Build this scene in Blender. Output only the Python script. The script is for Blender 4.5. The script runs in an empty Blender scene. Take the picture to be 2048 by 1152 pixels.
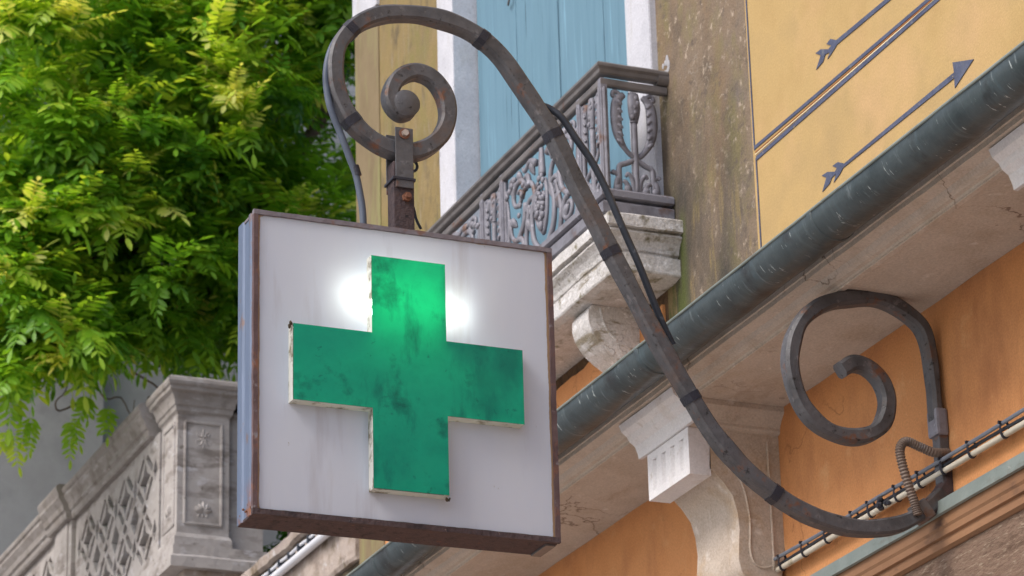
import bpy, bmesh, math, random
import numpy as np
from mathutils import Vector, Matrix, noise
random.seed(7); rng = np.random.default_rng(7)
S = bpy.context.scene
COL = S.collection
R = math.radians

# ------------------------------------------------------------------ camera
YAW, PIT, ROL, FPX = R(23.1275), R(21.268), R(-1.5593), 6517.9
CAM = Vector((0, 0, 1.6))
fw = Vector((math.sin(YAW)*math.cos(PIT), math.cos(YAW)*math.cos(PIT), math.sin(PIT)))
r0 = fw.cross(Vector((0, 0, 1))).normalized(); u0 = r0.cross(fw)
rt = r0*math.cos(ROL) + u0*math.sin(ROL); up = u0*math.cos(ROL) - r0*math.sin(ROL)
cd = bpy.data.cameras.new('camera'); cam = bpy.data.objects.new('camera', cd); COL.objects.link(cam)
M = Matrix(((rt.x, up.x, -fw.x, CAM.x), (rt.y, up.y, -fw.y, CAM.y), (rt.z, up.z, -fw.z, CAM.z), (0, 0, 0, 1)))
cam.matrix_world = M
cd.sensor_width = 36; cd.lens = FPX/2048*36; cd.clip_start = .1; cd.clip_end = 500
cd.dof.use_dof = True; cd.dof.focus_distance = 7.5; cd.dof.aperture_fstop = 11
S.camera = cam

# ------------------------------------------------------------------ sky, sun, exposure
SUN_DIR = Vector((-.70, -.16, .72)).normalized()
w = bpy.data.worlds.new('World'); S.world = w; w.use_nodes = True
nt = w.node_tree; bg = nt.nodes['Background']
sk = nt.nodes.new('ShaderNodeTexSky'); sk.sky_type = 'NISHITA'; sk.sun_disc = False
sk.sun_elevation = math.asin(SUN_DIR.z); sk.sun_rotation = math.atan2(SUN_DIR.x, SUN_DIR.y)
sk.air_density = 1.0; sk.dust_density = 3.0
nt.links.new(sk.outputs[0], bg.inputs[0]); bg.inputs[1].default_value = .13
sl = bpy.data.lights.new('sun', 'SUN'); sl.energy = 1.35; sl.angle = R(24); sl.color = (1, .97, .93)
so = bpy.data.objects.new('sun', sl); COL.objects.link(so)
so.rotation_euler = SUN_DIR.to_track_quat('Z', 'Y').to_euler(); so.location = (-6, -4, 14)
S.view_settings.view_transform = 'Standard'; S.view_settings.look = 'None'
S.view_settings.gamma = 1; S.view_settings.use_curve_mapping = False
S.view_settings.exposure = 0.80
S.render.engine = 'CYCLES'

# ------------------------------------------------------------------ helpers
def at(px, py, ax, val):
    d = fw + rt*((px-1024)/FPX) - up*((py-576)/FPX)
    return CAM + d*((val-CAM[ax])/d[ax])

def mk(name, cols, scale=4, stretch=(1, 1, 1), rough=.8, bump=.25, bscale=60, spots=(), crack=None, grain=0, metal=0, spec=.3,
       bdist=.004, attr=None, trans=None, rvar=0):
    m = bpy.data.materials.new(name); m.use_nodes = True
    n, l = m.node_tree.nodes, m.node_tree.links
    p = n['Principled BSDF']; geo = n.new('ShaderNodeNewGeometry')
    def noi(sc, st, det=8, off=0):
        mp = n.new('ShaderNodeMapping'); mp.inputs['Scale'].default_value = st
        mp.inputs['Location'].default_value = (off, off*1.7, off*.6)
        l.new(geo.outputs['Position'], mp.inputs[0])
        t = n.new('ShaderNodeTexNoise'); t.inputs['Scale'].default_value = sc; t.inputs['Detail'].default_value = det
        t.inputs['Roughness'].default_value = .62
        l.new(mp.outputs[0], t.inputs['Vector']); return t.outputs['Fac']
    def ramp(src, stops):
        r = n.new('ShaderNodeValToRGB'); e = r.color_ramp.elements
        while len(e) < len(stops): e.new(.5)
        for k, (q, c) in enumerate(stops):
            e[k].position = q; e[k].color = (*c, 1) if len(c) == 3 else c
        l.new(src, r.inputs[0]); return r.outputs[0]
    if len(cols) == 1: stops = [(0, cols[0]), (1, cols[0])]
    else: stops = [(.3+.4*k/(len(cols)-1), c) for k, c in enumerate(cols)]
    c = ramp(noi(scale, stretch), stops)
    for k, sp in enumerate(spots):
        sc, lo, hi, st, colr = sp[:5]
        mask = ramp(noi(sc, st, 10, 3.1*(k+1)), [(lo, (0, 0, 0)), (hi, (1, 1, 1))])
        for qq in range(5, len(sp), 3):      # limits of a stain: axis, from, to
            sx = n.new('ShaderNodeSeparateXYZ'); l.new(geo.outputs['Position'], sx.inputs[0])
            mr = n.new('ShaderNodeMapRange'); mr.inputs[1].default_value = sp[qq+1]; mr.inputs[2].default_value = sp[qq+2]
            l.new(sx.outputs[sp[qq]], mr.inputs[0])
            mu = n.new('ShaderNodeMath'); mu.operation = 'MULTIPLY'; l.new(mask, mu.inputs[0]); l.new(mr.outputs[0], mu.inputs[1]); mask = mu.outputs[0]
        mx = n.new('ShaderNodeMix'); mx.data_type = 'RGBA'; l.new(mask, mx.inputs['Factor']); l.new(c, mx.inputs['A'])
        mx.inputs['B'].default_value = (*colr, 1); c = mx.outputs['Result']
    if attr:                 # (attribute, colour): stain by a per-vertex distance to the edge
        a = n.new('ShaderNodeAttribute'); a.attribute_name = attr[0]
        nz = noi(attr[2], (1, 1, 1), 8, 9)
        ad = n.new('ShaderNodeMath'); ad.operation = 'MULTIPLY_ADD'; l.new(nz, ad.inputs[0]); ad.inputs[1].default_value = attr[3]; l.new(a.outputs['Fac'], ad.inputs[2])
        mk_ = ramp(ad.outputs[0], [(attr[4], (0, 0, 0)), (attr[5], (1, 1, 1))])
        mx = n.new('ShaderNodeMix'); mx.data_type = 'RGBA'; l.new(mk_, mx.inputs['Factor']); l.new(c, mx.inputs['A'])
        mx.inputs['B'].default_value = (*attr[1], 1); c = mx.outputs['Result']
    if grain:                # fine speckle
        g_ = ramp(noi(170, (1, 1, 1), 4, 2), [(.3, (1-grain,)*3), (.7, (1+grain*.6,)*3)])
        mx = n.new('ShaderNodeMix'); mx.data_type = 'RGBA'; mx.blend_type = 'MULTIPLY'; mx.inputs['Factor'].default_value = 1
        l.new(c, mx.inputs['A']); l.new(g_, mx.inputs['B']); c = mx.outputs['Result']
    if crack:                # hairline cracks: (scale, width, colour)
        vo = n.new('ShaderNodeTexVoronoi'); vo.feature = 'DISTANCE_TO_EDGE'; vo.inputs['Scale'].default_value = crack[0]
        wv = n.new('ShaderNodeTexNoise'); wv.inputs['Scale'].default_value = 7; wv.inputs['Detail'].default_value = 6
        l.new(geo.outputs['Position'], wv.inputs['Vector'])
        ad = n.new('ShaderNodeVectorMath'); ad.operation = 'MULTIPLY_ADD'; ad.inputs[1].default_value = (.35, .35, .35)
        l.new(wv.outputs['Color'], ad.inputs[0]); l.new(geo.outputs['Position'], ad.inputs[2]); l.new(ad.outputs[0], vo.inputs['Vector'])
        k1 = ramp(vo.outputs['Distance'], [(0, (1, 1, 1)), (crack[1], (0, 0, 0))])
        k2 = ramp(noi(2.2, (1, 1, 1), 3, 7), [(.50, (0, 0, 0)), (.60, (1, 1, 1))])
        mu = n.new('ShaderNodeMath'); mu.operation = 'MULTIPLY'; l.new(k1, mu.inputs[0]); l.new(k2, mu.inputs[1])
        mx = n.new('ShaderNodeMix'); mx.data_type = 'RGBA'; l.new(mu.outputs[0], mx.inputs['Factor']); l.new(c, mx.inputs['A'])
        mx.inputs['B'].default_value = (*crack[2], 1); c = mx.outputs['Result']
    l.new(c, p.inputs['Base Color'])
    p.inputs['Roughness'].default_value = rough; p.inputs['Metallic'].default_value = metal
    p.inputs['Specular IOR Level'].default_value = spec
    if rvar:
        rr = n.new('ShaderNodeMapRange'); rr.inputs[3].default_value = rough-rvar; rr.inputs[4].default_value = rough+rvar
        l.new(noi(scale*3, stretch), rr.inputs[0]); l.new(rr.outputs[0], p.inputs['Roughness'])
    if bump:
        b = n.new('ShaderNodeBump'); b.inputs['Strength'].default_value = bump; b.inputs['Distance'].default_value = bdist
        l.new(noi(bscale, stretch if stretch != (1, 1, 1) else (1, 1, 1), 6, 5), b.inputs['Height']); l.new(b.outputs[0], p.inputs['Normal'])
    if trans:                # (mix, tint)
        t = n.new('ShaderNodeBsdfTranslucent'); ms = n.new('ShaderNodeMixShader')
        mt = n.new('ShaderNodeMix'); mt.data_type = 'RGBA'; mt.blend_type = 'MULTIPLY'; mt.inputs['Factor'].default_value = 1
        l.new(c, mt.inputs['A']); mt.inputs['B'].default_value = (*trans[1], 1); l.new(mt.outputs['Result'], t.inputs[0])
        ms.inputs[0].default_value = trans[0]; l.new(p.outputs[0], ms.inputs[1]); l.new(t.outputs[0], ms.inputs[2])
        l.new(ms.outputs[0], n['Material Output'].inputs[0])
    return m

ORG = {}
def thing(name, label, cat, loc, group=None, kind=None):
    o = bpy.data.objects.new(name, None); COL.objects.link(o); o.location = loc; o.empty_display_size = .1
    o['label'] = label; o['category'] = cat
    if group: o['group'] = group
    ORG[o.name] = Vector(loc); return o

def obj(name, bm, mat, parent=None, smooth=False, label=None, kind=None):
    """link a bmesh written in world coordinates as one mesh object"""
    me = bpy.data.meshes.new(name)
    bmesh.ops.recalc_face_normals(bm, faces=bm.faces[:])
    org = ORG[parent.name] if parent else Vector((0, 0, 0))
    if parent: bmesh.ops.translate(bm, verts=bm.verts[:], vec=-org)
    bm.to_mesh(me); bm.free()
    for q in (mat if isinstance(mat, (list, tuple)) else [mat]): me.materials.append(q)
    if smooth:
        me.polygons.foreach_set('use_smooth', [True]*len(me.polygons))
        me.set_sharp_from_angle(angle=R(42))
    o = bpy.data.objects.new(name, me); COL.objects.link(o)
    if parent: o.parent = parent
    ORG[o.name] = org
    if label: o['label'] = label
    if kind: o['kind'] = kind
    return o

def tag(o, label, cat, group=None):
    o['label'] = label; o['category'] = cat
    if group: o['group'] = group
    return o

def box(bm, x0, x1, y0, y1, z0, z1, bev=0, rot=None):
    v = bmesh.ops.create_cube(bm, size=1)['verts']
    mt = Matrix.Translation(((x0+x1)/2, (y0+y1)/2, (z0+z1)/2)) @ (rot or Matrix()) @ Matrix.Diagonal((x1-x0, y1-y0, z1-z0, 1))
    bmesh.ops.transform(bm, matrix=mt, verts=v)
    if bev:
        es = list({e for q in v for e in q.link_edges})
        bmesh.ops.bevel(bm, geom=es, offset=bev, segments=2, profile=.6, affect='EDGES')
    return bm

def BOX(*a, **k): return box(bmesh.new(), *a, **k)

def loft(bm, rings, closed=True, caps=True):
    vs = [[bm.verts.new(p) for p in r] for r in rings]
    n = len(vs[0])
    for a, b in zip(vs, vs[1:]):
        for i in range(n if closed else n-1):
            j = (i+1) % n
            bm.faces.new((a[i], a[j], b[j], b[i]))
    if caps and closed:
        for r in (vs[0], vs[-1]):
            try: bm.faces.new(r)
            except ValueError: pass
    return bm

def along_y(prof, y0, y1, seg=1, jit=0, bm=None, fr=6.0):
    """extrude a closed (x, z) profile along Y, edges made uneven by jit"""
    bm = bm or bmesh.new(); rings = []
    for k in range(seg+1):
        y = y0+(y1-y0)*k/seg; ring = []
        for (x, z) in prof:
            d = noise.noise_vector(Vector((x*9, y*fr, z*9)))*jit + noise.noise_vector(Vector((x*9, y*fr*5, z*9)))*jit*.5 if jit else Vector((0, 0, 0))
            ring.append((x+d.x, y, z+d.z))
        rings.append(ring)
    return loft(bm, rings)

def stack(x0, x1, y0, y1, levels, seg=1, jit=0, bm=None):
    """rectangular plan lofted through (outward offset, z) levels"""
    bm = bm or bmesh.new(); rings = []
    for (o, z) in levels:
        c = [(x0-o, y0-o), (x1+o, y0-o), (x1+o, y1+o), (x0-o, y1+o)]; ring = []
        for i in range(4):
            a, b = c[i], c[(i+1) % 4]
            for k in range(seg):
                t = k/seg; p = Vector((a[0]+(b[0]-a[0])*t, a[1]+(b[1]-a[1])*t, z))
                if jit: p += noise.noise_vector(Vector((p.x*7, p.y*7, z*9)))*jit + noise.noise_vector(Vector((p.x*30, p.y*30, z*30)))*jit*.6
                ring.append(p)
        rings.append(ring)
    return loft(bm, rings)

def crom(pts, n=8):
    P = [Vector(p) for p in pts]; P = [P[0]*2-P[1]] + P + [P[-1]*2-P[-2]]; out = []
    for i in range(1, len(P)-2):
        a, b, c, d = P[i-1:i+3]
        for k in range(n):
            t = k/n
            out.append(.5*((2*b)+(c-a)*t+(2*a-5*b+4*c-d)*t*t+(3*b-a-3*c+d)*t**3))
    out.append(P[-2]); return out

def tube(bm, pts, r, n=8, flat=1, ax=None, rip=None):
    """round tube; r may be a function of t; flat scales along axis ax"""
    P = [Vector(p) for p in pts]; rings = []; prev = None
    for i, p in enumerate(P):
        t = (P[min(i+1, len(P)-1)]-P[max(i-1, 0)]).normalized()
        if prev is None:
            a = t.orthogonal().normalized() if ax is None else (Vector(ax)-t*t.dot(Vector(ax))).normalized()
        else:
            a = prev-t*prev.dot(t)
            a = a.normalized() if a.length > 1e-6 else t.orthogonal().normalized()
        prev = a; b = t.cross(a)
        rr = r(i/(len(P)-1)) if callable(r) else r
        rings.append([p+a*(math.cos(q)*rr*flat)+b*(math.sin(q)*rr) for q in [2*math.pi*k/n for k in range(n)]])
    return loft(bm, rings)

def TUBE(*a, **k): return tube(bmesh.new(), *a, **k)

def bar(bm, pts, wd, dp, ch=.006, jit=0):
    """chamfered square bar swept along a curve lying in a plane y = const"""
    P = [Vector(p) for p in pts]; rings = []; Y = Vector((0, 1, 0))
    for i, p in enumerate(P):
        t = (P[min(i+1, len(P)-1)]-P[max(i-1, 0)]).normalized(); nrm = t.cross(Y).normalized()
        ww = (wd(i/(len(P)-1)) if callable(wd) else wd)/2; h = dp/2
        if jit: ww += noise.noise(p*14)*jit; h += noise.noise(p*11+Vector((5, 0, 0)))*jit
        c = ch
        s = [(-ww+c, -h), (ww-c, -h), (ww, -h+c), (ww, h-c), (ww-c, h), (-ww+c, h), (-ww, h-c), (-ww, -h+c)]
        rings.append([p+nrm*a+Y*b for a, b in s])
    return loft(bm, rings)

def ball(bm, c, rad, sc=(1, 1, 1), seg=8):
    v = bmesh.ops.create_uvsphere(bm, u_segments=seg, v_segments=max(4, seg*2//3), radius=rad)['verts']
    bmesh.ops.transform(bm, matrix=Matrix.Translation(c) @ Matrix.Diagonal((*sc, 1)), verts=v)

def cyl(bm, a, b, rad, n=12):
    return tube(bm, [a, b], rad, n)

def flat_poly(pts, x, th=.002):
    bm = bmesh.new(); vs = [bm.verts.new((x, p.y, p.z)) for p in pts]
    f = bm.faces.new(vs)
    e = bmesh.ops.extrude_face_region(bm, geom=[f])
    bmesh.ops.translate(bm, vec=(th, 0, 0), verts=[q for q in e['geom'] if isinstance(q, bmesh.types.BMVert)])
    bmesh.ops.triangulate(bm, faces=[q for q in bm.faces if len(q.verts) > 4]); return bm

def strip(pa, pb, x, wid, bm=None, th=.002):
    a, b = Vector((x, pa.y, pa.z)), Vector((x, pb.y, pb.z)); t = (b-a).normalized(); nn = t.cross(Vector((1, 0, 0)))*wid/2
    bm = bm or bmesh.new()
    loft(bm, [[a+nn, a-nn, a-nn+Vector((th, 0, 0)), a+nn+Vector((th, 0, 0))], [b+nn, b-nn, b-nn+Vector((th, 0, 0)), b+nn+Vector((th, 0, 0))]])
    return bm

# ------------------------------------------------------------------ materials
V1 = (1, 1, 1); DRIP = (6, 6, .7)
m_orange = mk('orange_plaster', [(.49, .205, .075), (.58, .265, .105), (.53, .23, .085)], 2.6, rough=.85, bump=.4, bscale=120, grain=.16, crack=(1.3, .006, (.30, .13, .05)),
              spots=[(5, .52, .74, (1, 1, .45), (.40, .17, .07)), (9, .60, .74, V1, (.62, .33, .15)), (40, .66, .74, V1, (.36, .17, .08))])
m_yellow = mk('yellow_plaster', [(.37, .245, .098), (.425, .29, .122), (.36, .25, .112)], 3, rough=.8, bump=.3, bscale=140, grain=.12,
              spots=[(3, .5, .8, V1, (.50, .32, .16)), (8, .62, .9, DRIP, (.40, .26, .10)), (60, .70, .78, V1, (.36, .24, .10))])
m_brown = mk('mossy_brown_plaster', [(.118, .088, .062), (.205, .152, .106), (.16, .13, .107)], 5, rough=.9, bump=.8, bscale=90, grain=.3, crack=(2.2, .006, (.40, .36, .30)),
             spots=[(4, .50, .70, (1, 1, .6), (.215, .14, .08)), (6, .50, .70, (1.5, 1.5, .7), (.19, .16, .07)), (22, .56, .68, V1, (.13, .10, .075)), (36, .58, .7, V1, (.42, .34, .26)),
                    (4, .26, .66, (1.6, 1.6, .6), (.045, .041, .035), 1, 7.58, 7.80, 2, 5.78, 5.40), (9, .36, .52, (1, 3, .35), (.075, .09, .026), 1, 8.02, 8.07, 2, 5.35, 5.28),
                    (12, .56, .64, (2, 2, .3), (.20, .15, .07), 2, 5.5, 5.1)])
m_ochre = mk('ochre_plaster', [(.165, .118, .05), (.24, .175, .075), (.20, .15, .078)], 3, (1, 1, .99), rough=.9, bump=.5, bscale=90, grain=.2,
             spots=[(6, .50, .66, (1.3, 1.3, .7), (.19, .165, .055)), (14, .55, .7, (2.5, 2.5, .5), (.25, .20, .13)), (9, .54, .68, (1.5, 1.5, .8), (.13, .10, .055)), (4, .55, .80, (1.4, 1.4, .5), (.32, .25, .15)), (40, .64, .72, V1, (.24, .17, .07))])
m_corner = mk('dull_corner_render', [(.16, .12, .066), (.225, .17, .10)], 5, (1, 1, .7), rough=.9, bump=.4, bscale=60, spots=[(6, .5, .66, (2, 2, .4), (.22, .20, .09))])
m_rubble = mk('bare_rubble', [(.05, .03, .018), (.16, .095, .05)], 22, rough=.95, bump=1, bscale=40, bdist=.02)
m_soffit = mk('cornice_stone', [(.43, .355, .285), (.53, .455, .385), (.47, .40, .335)], 4, rough=.85, bump=.5, bscale=90, grain=.18, crack=(1.6, .008, (.17, .12, .09)),
              spots=[(3, .52, .80, (1, .5, 1), (.39, .29, .20)), (7, .60, .80, (1, .35, 1), (.34, .25, .18)), (18, .62, .72, V1, (.62, .56, .50))])
m_white = mk('white_stucco', [(.62, .60, .61), (.72, .70, .70)], 6, rough=.8, bump=.2, bscale=90,
             grain=.12, spots=[(9, .54, .78, (1, 1, .5), (.56, .50, .45)), (30, .60, .72, V1, (.52, .48, .45))])
m_console = mk('console_stone', [(.40, .32, .25), (.51, .43, .36), (.44, .36, .285)], 6, rough=.85, bump=.6, bscale=90, grain=.2,
               spots=[(5, .5, .66, V1, (.42, .30, .19)), (14, .6, .72, V1, (.66, .60, .54))])
m_frame = mk('window_surround_stone', [(.46, .46, .50), (.57, .57, .61)], 7, rough=.85, bump=.5, bscale=50, grain=.15, spots=[(9, .54, .75, (2, 2, .5), (.44, .43, .43)), (26, .62, .7, V1, (.36, .36, .38))])
m_shutter = mk('blue_shutter_paint', [(.092, .178, .24), (.125, .23, .30), (.108, .205, .268)], 3, (5, 5, .35), rough=.55, bump=.25, bscale=12,
               spots=[(7, .60, .76, (5, 5, .22), (.075, .145, .20)), (9, .60, .70, (6, 6, .15), (.20, .36, .47)), (14, .64, .68, (5, 5, .12), (.035, .07, .10))])
m_slab = mk('weathered_slab_stone', [(.40, .37, .34), (.56, .54, .53), (.47, .445, .42)], 9, rough=.9, bump=.8, bscale=60, bdist=.008, grain=.25, crack=(4, .010, (.17, .15, .13)),
            spots=[(11, .56, .66, (1, .4, 3), (.25, .215, .16)), (16, .58, .68, V1, (.20, .18, .12)), (25, .6, .68, V1, (.74, .73, .74))])
m_iron = mk('grey_painted_iron', [(.115, .11, .127), (.215, .21, .24), (.165, .16, .18)], 14, rough=.55, bump=.3, bscale=60,
            spots=[(9, .58, .68, V1, (.14, .075, .05)), (50, .62, .7, V1, (.34, .34, .39))], metal=.15)
m_railiron = mk('dark_rail_iron', [(.11, .10, .098), (.19, .172, .168)], 10, rough=.5, bump=.3, bscale=60,
                spots=[(8, .6, .68, V1, (.16, .07, .035))], metal=.2)
m_wrought = mk('wrought_iron_old_paint', [(.036, .035, .038), (.092, .089, .095), (.056, .054, .058)], 9, rough=.55, bump=.55, bscale=60, rvar=.12,
               spots=[(13, .58, .66, V1, (.15, .062, .032)), (30, .60, .68, V1, (.15, .14, .145)), (55, .60, .68, V1, (.018, .016, .016)), (7, .56, .7, V1, (.10, .072, .062))], metal=.1, spec=.45)
m_rust = mk('rusty_steel', [(.032, .024, .027), (.074, .050, .050), (.052, .038, .042)], 26, rough=.8, bump=1, bscale=110, bdist=.006,
            spots=[(30, .62, .72, V1, (.15, .070, .04)), (60, .58, .68, V1, (.020, .015, .016)), (90, .66, .72, V1, (.20, .15, .14))])
m_signsteel = mk('sky_tinted_sign_steel', [(.085, .11, .165), (.14, .175, .25), (.11, .14, .20)], 5, (3, 3, .4), rough=.42, bump=.2, bscale=30,
                 spots=[(20, .60, .66, (1, 1, .5), (.17, .12, .11)), (9, .46, .56, V1, (.24, .10, .05), 2, 3.87, 3.80)], metal=.3)  # blue of the reflected sky is put into the base colour
m_flange = mk('rust_brown_flange', [(.075, .045, .045), (.13, .085, .085)], 16, rough=.7, bump=.6, bscale=100,
              spots=[(18, .55, .66, V1, (.18, .08, .05)), (40, .62, .7, V1, (.20, .18, .19))])
m_flangetop = mk('grey_flange', [(.12, .10, .11), (.20, .18, .20)], 16, rough=.6, bump=.6, bscale=100, spots=[(14, .56, .66, V1, (.16, .075, .045))])
m_acryl = mk('white_acrylic', [(.73, .775, .90), (.79, .83, .92)], 3, (2, 2, .5), rough=.32, bump=.03, bscale=8, spec=.4,
             spots=[(5, .55, .80, (3, 3, .35), (.60, .60, .66)), (46, .72, .76, V1, (.4, .36, .3))],
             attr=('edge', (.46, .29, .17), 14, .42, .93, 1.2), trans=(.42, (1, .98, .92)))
m_green = mk('green_acrylic', [(.004, .32, .225), (.008, .41, .27), (.003, .28, .205)], 5, rough=.3, bump=.05, bscale=20, spec=.4,
             spots=[(4.5, .50, .78, (1, 1, .5), (.002, .16, .135)), (14, .58, .76, (1, 1, .35), (.002, .14, .125)), (9, .56, .70, V1, (.002, .13, .11)), (30, .64, .74, V1, (.002, .10, .09)), (6, .56, .72, V1, (.012, .42, .27))],
             attr=('edge', (.002, .135, .135), 17, 1.15, 1.0, 1.62), trans=(.42, (.4, 1.1, .42)))
m_return = mk('cream_acrylic_return', [(.62, .60, .56), (.74, .72, .70)], 8, rough=.5, bump=.2, bscale=60,
              spots=[(22, .52, .62, V1, (.24, .20, .14))], trans=(.3, (1, 1, .95)))
m_rubber = mk('black_cable_rubber', [(.022, .026, .036), (.042, .048, .062)], 14, rough=.5, bump=.1, bscale=60, spots=[(30, .62, .7, V1, (.11, .12, .14))])
m_tape = mk('black_tape', [(.018, .018, .026), (.03, .03, .042)], 40, rough=.4, bump=.6, bscale=200)
m_gutter = mk('dark_green_gutter_paint', [(.036, .048, .053), (.064, .081, .088), (.046, .061, .066)], 6, (1, 1, 1), rough=.36, bump=.35, bscale=26, bdist=.005,
              spots=[(6, .58, .70, (.7, 7, .7), (.085, .108, .115)), (9, .60, .70, (1.1, 5, 1.1), (.16, .19, .20)), (5, .58, .72, (1, 4, 1), (.075, .105, .12)), (26, .645, .68, (1, 3, .5), (.36, .40, .40)), (6, .55, .68, (1, 1.2, 1), (.03, .03, .032))], rvar=.1)
m_lead = mk('grey_green_flashing', [(.17, .20, .185), (.25, .285, .265)], 8, rough=.5, bump=.3, bscale=40, metal=.2,
            spots=[(24, .64, .7, V1, (.42, .44, .42)), (10, .58, .7, (1, .4, 1), (.12, .10, .08))])
m_fascia = mk('brown_fascia_paint', [(.20, .10, .05), (.28, .15, .08)], 6, (1, .4, 1), rough=.7, bump=.4, bscale=40, spots=[(16, .58, .68, (1, .4, 1), (.12, .065, .04))])
m_fpanel = mk('rough_brown_panel', [(.10, .06, .04), (.19, .125, .09), (.14, .085, .06)], 26, (1, .5, 1.6), rough=.85, bump=1, bscale=60, bdist=.008,
              spots=[(60, .56, .66, (1, .4, 2), (.30, .23, .17))])
m_pipe = mk('beige_conduit', [(.50, .45, .36), (.62, .57, .48)], 10, rough=.5, bump=.05, bscale=40, spots=[(18, .58, .7, V1, (.34, .28, .19))])
m_cable = mk('grey_blue_cable', [(.055, .068, .095), (.10, .12, .16)], 14, rough=.5, bump=.05)
m_cable2 = mk('pale_grey_cable', [(.12, .135, .17), (.20, .22, .26)], 14, rough=.5, bump=.05)
m_flex = mk('brown_flex_conduit', [(.115, .085, .07), (.17, .125, .10)], 12, rough=.55, bump=.1, spots=[(14, .56, .68, V1, (.16, .17, .19))])
m_bal = mk('balustrade_stone', [(.25, .225, .21), (.39, .36, .345), (.31, .285, .27)], 6, rough=.9, bump=.45, bscale=50,
           spots=[(5, .52, .66, (1, 1, 2.5), (.19, .165, .15)), (9, .58, .68, (1.5, 1.5, 3), (.46, .44, .45)), (30, .62, .7, V1, (.17, .15, .13))])
m_bcap = mk('weathered_cap_stone', [(.17, .145, .125), (.29, .265, .25), (.23, .20, .18)], 8, rough=.9, bump=.5, bscale=50,
            spots=[(14, .56, .66, (1, .5, 2), (.38, .36, .35)), (9, .6, .7, V1, (.11, .085, .065))])
m_grey = mk('grey_render', [(.27, .265, .28), (.36, .355, .37), (.31, .30, .315)], 2.5, rough=.95, bump=.4, bscale=30,
            spots=[(2, .5, .72, V1, (.23, .22, .235)), (12, .62, .74, V1, (.33, .32, .32))])
m_ledge = mk('garden_wall_stone', [(.24, .19, .16), (.38, .32, .28), (.30, .25, .23)], 9, rough=.95, bump=.8, bscale=34, bdist=.012,
             spots=[(7, .54, .66, V1, (.19, .145, .10)), (20, .6, .7, V1, (.46, .43, .42))])
m_dark = mk('dirt_and_dark_wall', [(.045, .035, .022), (.09, .07, .045)], 12, rough=.95, bump=.5)
m_pvc = mk('white_pipe_plastic', [(.62, .63, .68), (.72, .73, .78)], 6, rough=.35, bump=.03)
m_bark = mk('vine_bark', [(.07, .042, .026), (.15, .095, .06)], 24, (1, 1, .3), rough=.9, bump=1, bscale=50, bdist=.01)
m_paint = mk('blue_black_wall_paint', [(.05, .058, .10), (.085, .10, .16)], 12, rough=.7, bump=.3, grain=.25, spots=[(9, .56, .80, V1, (.13, .135, .165)), (55, .64, .70, V1, (.30, .24, .14)), (30, .6, .7, V1, (.14, .15, .17))])
m_paintred = mk('rust_line_paint', [(.30, .11, .03)], 5, rough=.7, bump=0)
m_paintwhite = mk('cream_line_paint', [(.72, .60, .38)], 5, rough=.7, bump=0)
m_street = mk('street_paving', [(.32, .305, .285), (.41, .39, .365)], 2, rough=.85, bump=.4, bscale=20)
m_bolt = mk('bright_bolt', [(.36, .30, .27), (.5, .44, .40)], 60, rough=.4, bump=.2, metal=.5)
m_boltrust = mk('rust_bolt', [(.13, .055, .035), (.22, .10, .06)], 60, rough=.7, bump=.6)

def leaf_mat():
    m = bpy.data.materials.new('wisteria_leaf'); m.use_nodes = True
    n, l = m.node_tree.nodes, m.node_tree.links; p = n['Principled BSDF']
    a = n.new('ShaderNodeAttribute'); a.attribute_name = 'tint'
    r = n.new('ShaderNodeValToRGB'); e = r.color_ramp.elements
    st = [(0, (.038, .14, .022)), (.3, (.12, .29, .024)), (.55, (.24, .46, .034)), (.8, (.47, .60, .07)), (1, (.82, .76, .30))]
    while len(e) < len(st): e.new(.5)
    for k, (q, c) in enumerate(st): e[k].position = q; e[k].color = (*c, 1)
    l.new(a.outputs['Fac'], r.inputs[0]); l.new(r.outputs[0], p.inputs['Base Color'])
    p.inputs['Roughness'].default_value = .42; p.inputs['Specular IOR Level'].default_value = .4
    t = n.new('ShaderNodeBsdfTranslucent'); mt = n.new('ShaderNodeMix'); mt.data_type = 'RGBA'; mt.blend_type = 'MULTIPLY'; mt.inputs['Factor'].default_value = 1
    l.new(r.outputs[0], mt.inputs['A']); mt.inputs['B'].default_value = (1.7, 1.5, .7, 1); l.new(mt.outputs['Result'], t.inputs[0])
    ms = n.new('ShaderNodeMixShader'); ms.inputs[0].default_value = .5
    l.new(p.outputs[0], ms.inputs[1]); l.new(t.outputs[0], ms.inputs[2]); l.new(ms.outputs[0], n['Material Output'].inputs[0])
    return m
m_leaf = leaf_mat()

# ------------------------------------------------------------------ the ground
bm = bmesh.new(); bmesh.ops.create_grid(bm, x_segments=2, y_segments=2, size=200)
o = obj('street', bm, m_street); o['kind'] = 'structure'

# ------------------------------------------------------------------ the town house
W = 4.0
house = thing('town_house', 'orange and ochre plastered house with blue shutters and painted yellow panel behind the sign', 'house', (W, 6.5, 0))
obj('lower_wall', BOX(W, W+.4, 1.5, 10.85, 0, 4.70), m_orange, house)
obj('brown_wall', BOX(W, W+.4, 1.5, 8.18, 4.702, 9.5), m_brown, house, label='mossy brown plaster wall beside the window')
obj('foot_wall', BOX(W, W+.4, 9.93, 10.85, 4.702, 5.258), m_orange, house)
obj('ochre_wall', BOX(W, W+.4, 9.93, 10.85, 5.26, 9.5), m_ochre, house, label='streaked ochre plaster wall at the house corner')
obj('balcony_wall', BOX(W, W+.4, 8.182, 9.928, 4.702, 5.26), m_rubble, house)
obj('side_wall', BOX(W+.402, 9, 10.6, 10.84, 0, 9.5), m_ochre, house)
obj('corner_quoin', BOX(W-.014, W+.2, 10.59, 10.858, 7.19, 7.9, bev=.004), m_frame, house)
obj('corner_strip', BOX(W-.006, W+.2, 10.595, 10.854, 4.9, 7.188, bev=.003), m_corner, house)
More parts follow.
